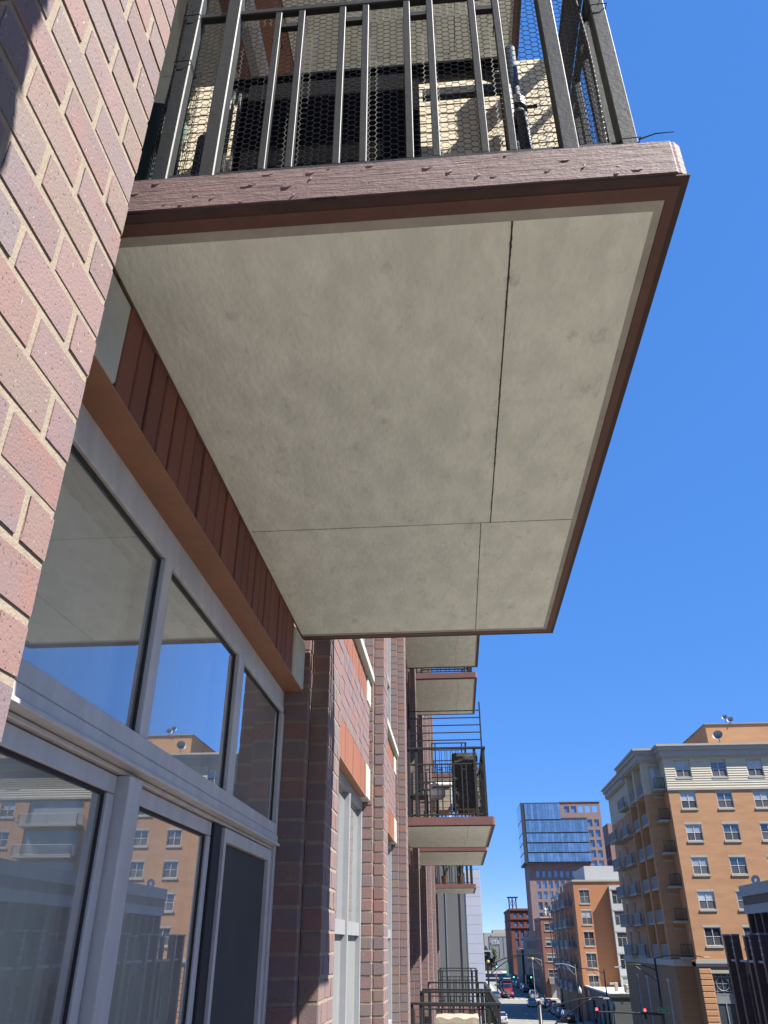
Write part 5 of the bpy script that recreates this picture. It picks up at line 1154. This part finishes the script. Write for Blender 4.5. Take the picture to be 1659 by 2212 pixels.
# red dump truck coming towards the camera
dt = thing('dump_truck', (10.85, 213, GZ), 'red dump truck driving towards the camera', 'truck'); x, y, z = 10.85, 212.5, GZ
q = MB(); q.hexa([(x - .62, y, z + .75), (x + .62, y, z + .75), (x + .95, y + 2.0, z + .75), (x - .95, y + 2.0, z + .75)], [(x - .55, y + .05, z + 1.75), (x + .55, y + .05, z + 1.75), (x + .85, y + 2.0, z + 2.0), (x - .85, y + 2.0, z + 2.0)]); q.build('hood', red_p, dt, bevel=.05)
q = MB(); q.hexa([(x - 1.15, y + 2.0, z + .9), (x + 1.15, y + 2.0, z + .9), (x + 1.15, y + 3.6, z + .9), (x - 1.15, y + 3.6, z + .9)], [(x - 1.0, y + 2.35, z + 3.0), (x + 1.0, y + 2.35, z + 3.0), (x + 1.0, y + 3.6, z + 3.0), (x - 1.0, y + 3.6, z + 3.0)]); q.build('cab', red_p, dt, bevel=.05)
q = MB(); q.hexa([(x - .98, y + 2.13, z + 2.02), (x + .98, y + 2.13, z + 2.02), (x + .98, y + 2.2, z + 2.02), (x - .98, y + 2.2, z + 2.02)], [(x - .9, y + 2.28, z + 2.85), (x + .9, y + 2.28, z + 2.85), (x + .9, y + 2.35, z + 2.85), (x - .9, y + 2.35, z + 2.85)]); q.build('windscreen', M['carglass'], dt)
one(x - .45, x + .45, y - .03, y + .01, z + .85, z + 1.6).build('grille', M['rim_alloy'], dt); one(x - 1.2, x + 1.2, y - .22, y - .04, z + .45, z + .74).build('bumper', M['pole'], dt)
for sx in (-1, 1):
    q = MB(); q.hexa([(x + sx * .62 - .0, y + .2, z + .75), (x + sx * 1.3, y + .2, z + .75), (x + sx * 1.3, y + 1.7, z + .75), (x + sx * .62, y + 1.7, z + .75)], [(x + sx * .62, y + .35, z + 1.35), (x + sx * 1.25, y + .4, z + 1.3), (x + sx * 1.25, y + 1.5, z + 1.3), (x + sx * .62, y + 1.6, z + 1.4)]); q.build('fender', red_p, dt)
    one(x + sx * .92 - .14, x + sx * .92 + .14, y + .14, y + .19, z + .95, z + 1.17).build('headlight', M['head'], dt); one(x + sx * 1.45 - .1, x + sx * 1.45 + .1, y + 2.2, y + 2.3, z + 1.9, z + 2.6).build('mirror', M['pole'], dt)
    for f in (.95, 6.0, 7.3): MB().tube((x + sx * .85, y + f, z + .52), (x + sx * 1.28, y + f, z + .52), .52, 16).build('wheel', M['tyre'], dt)
    MB().tube((x + sx * .95, y + 3.75, z + 1), (x + sx * .95, y + 3.75, z + 3.5), .07, 8).build('exhaust', M['rim_alloy'], dt)
q = MB(); q.hexa([(x - 1.2, y + 3.9, z + 1.3), (x + 1.2, y + 3.9, z + 1.3), (x + 1.2, y + 8.6, z + 1.3), (x - 1.2, y + 8.6, z + 1.3)], [(x - 1.3, y + 3.7, z + 3.3), (x + 1.3, y + 3.7, z + 3.3), (x + 1.3, y + 8.8, z + 3.0), (x - 1.3, y + 8.8, z + 3.0)]); q.build('dump_bed', M['pole'], dt)
one(x - 1.2, x + 1.2, y + 2.5, y + 3.7, z + 3.32, z + 3.42).build('cab_shield', M['pole'], dt); one(x - .5, x + .5, y + 1.0, y + 8.4, z + .8, z + 1.28).build('chassis', M['pole'], dt); one(x - .17, x + .17, y - .25, y - .225, z + .5, z + .68).build('number_plate', M['winwhite'], dt)

# ------------------------------------------------------------------ trees at the street end
def tree(at, h, r, n, label, name='street_tree'):
    x, y, z = at; t = thing(name, at, label, 'tree', 'trees at the street end')
    q = MB(); q.path([(x, y, z), (x + .1, y, z + h * .3), (x - .05, y + .1, z + h * .62)], .22, 8, .09)
    for i in range(6):
        a = i * 1.05; q.path([(x, y, z + h * (.3 + .05 * i)), (x + math.cos(a) * r * .7, y + math.sin(a) * r * .7, z + h * (.55 + .06 * i))], .08, 5, .03)
    q.build('trunk', M['bark'], t)
    cl = [(x + R.gauss(0, r * .45), y + R.gauss(0, r * .45), z + h * R.uniform(.42, .95), r * R.uniform(.25, .5)) for _ in range(16)]
    q = MB()
    for i in range(n):
        cx, cy_, cz, cr = cl[i % 16]; d = Vector((R.gauss(0, 1), R.gauss(0, 1), R.gauss(0, 1))).normalized() * cr * R.uniform(.6, 1.05); p = Vector((cx, cy_, cz)) + d
        u = Vector((R.gauss(0, 1), R.gauss(0, 1), R.gauss(0, 1))).normalized(); v = u.orthogonal().normalized(); s = .16
        q.quad(tuple(p - u * s), tuple(p + v * s * .6), tuple(p + u * s), tuple(p - v * s * .6))
    q.build('crown', M['leaf'], t)
tree((16.2, 425, GZ), 9.5, 2.4, 2600, 'green tree below the cta wall at the street end')
tree((13.0, 380, GZ), 6.5, 2.0, 1800, 'darker low tree left of the far traffic lights')
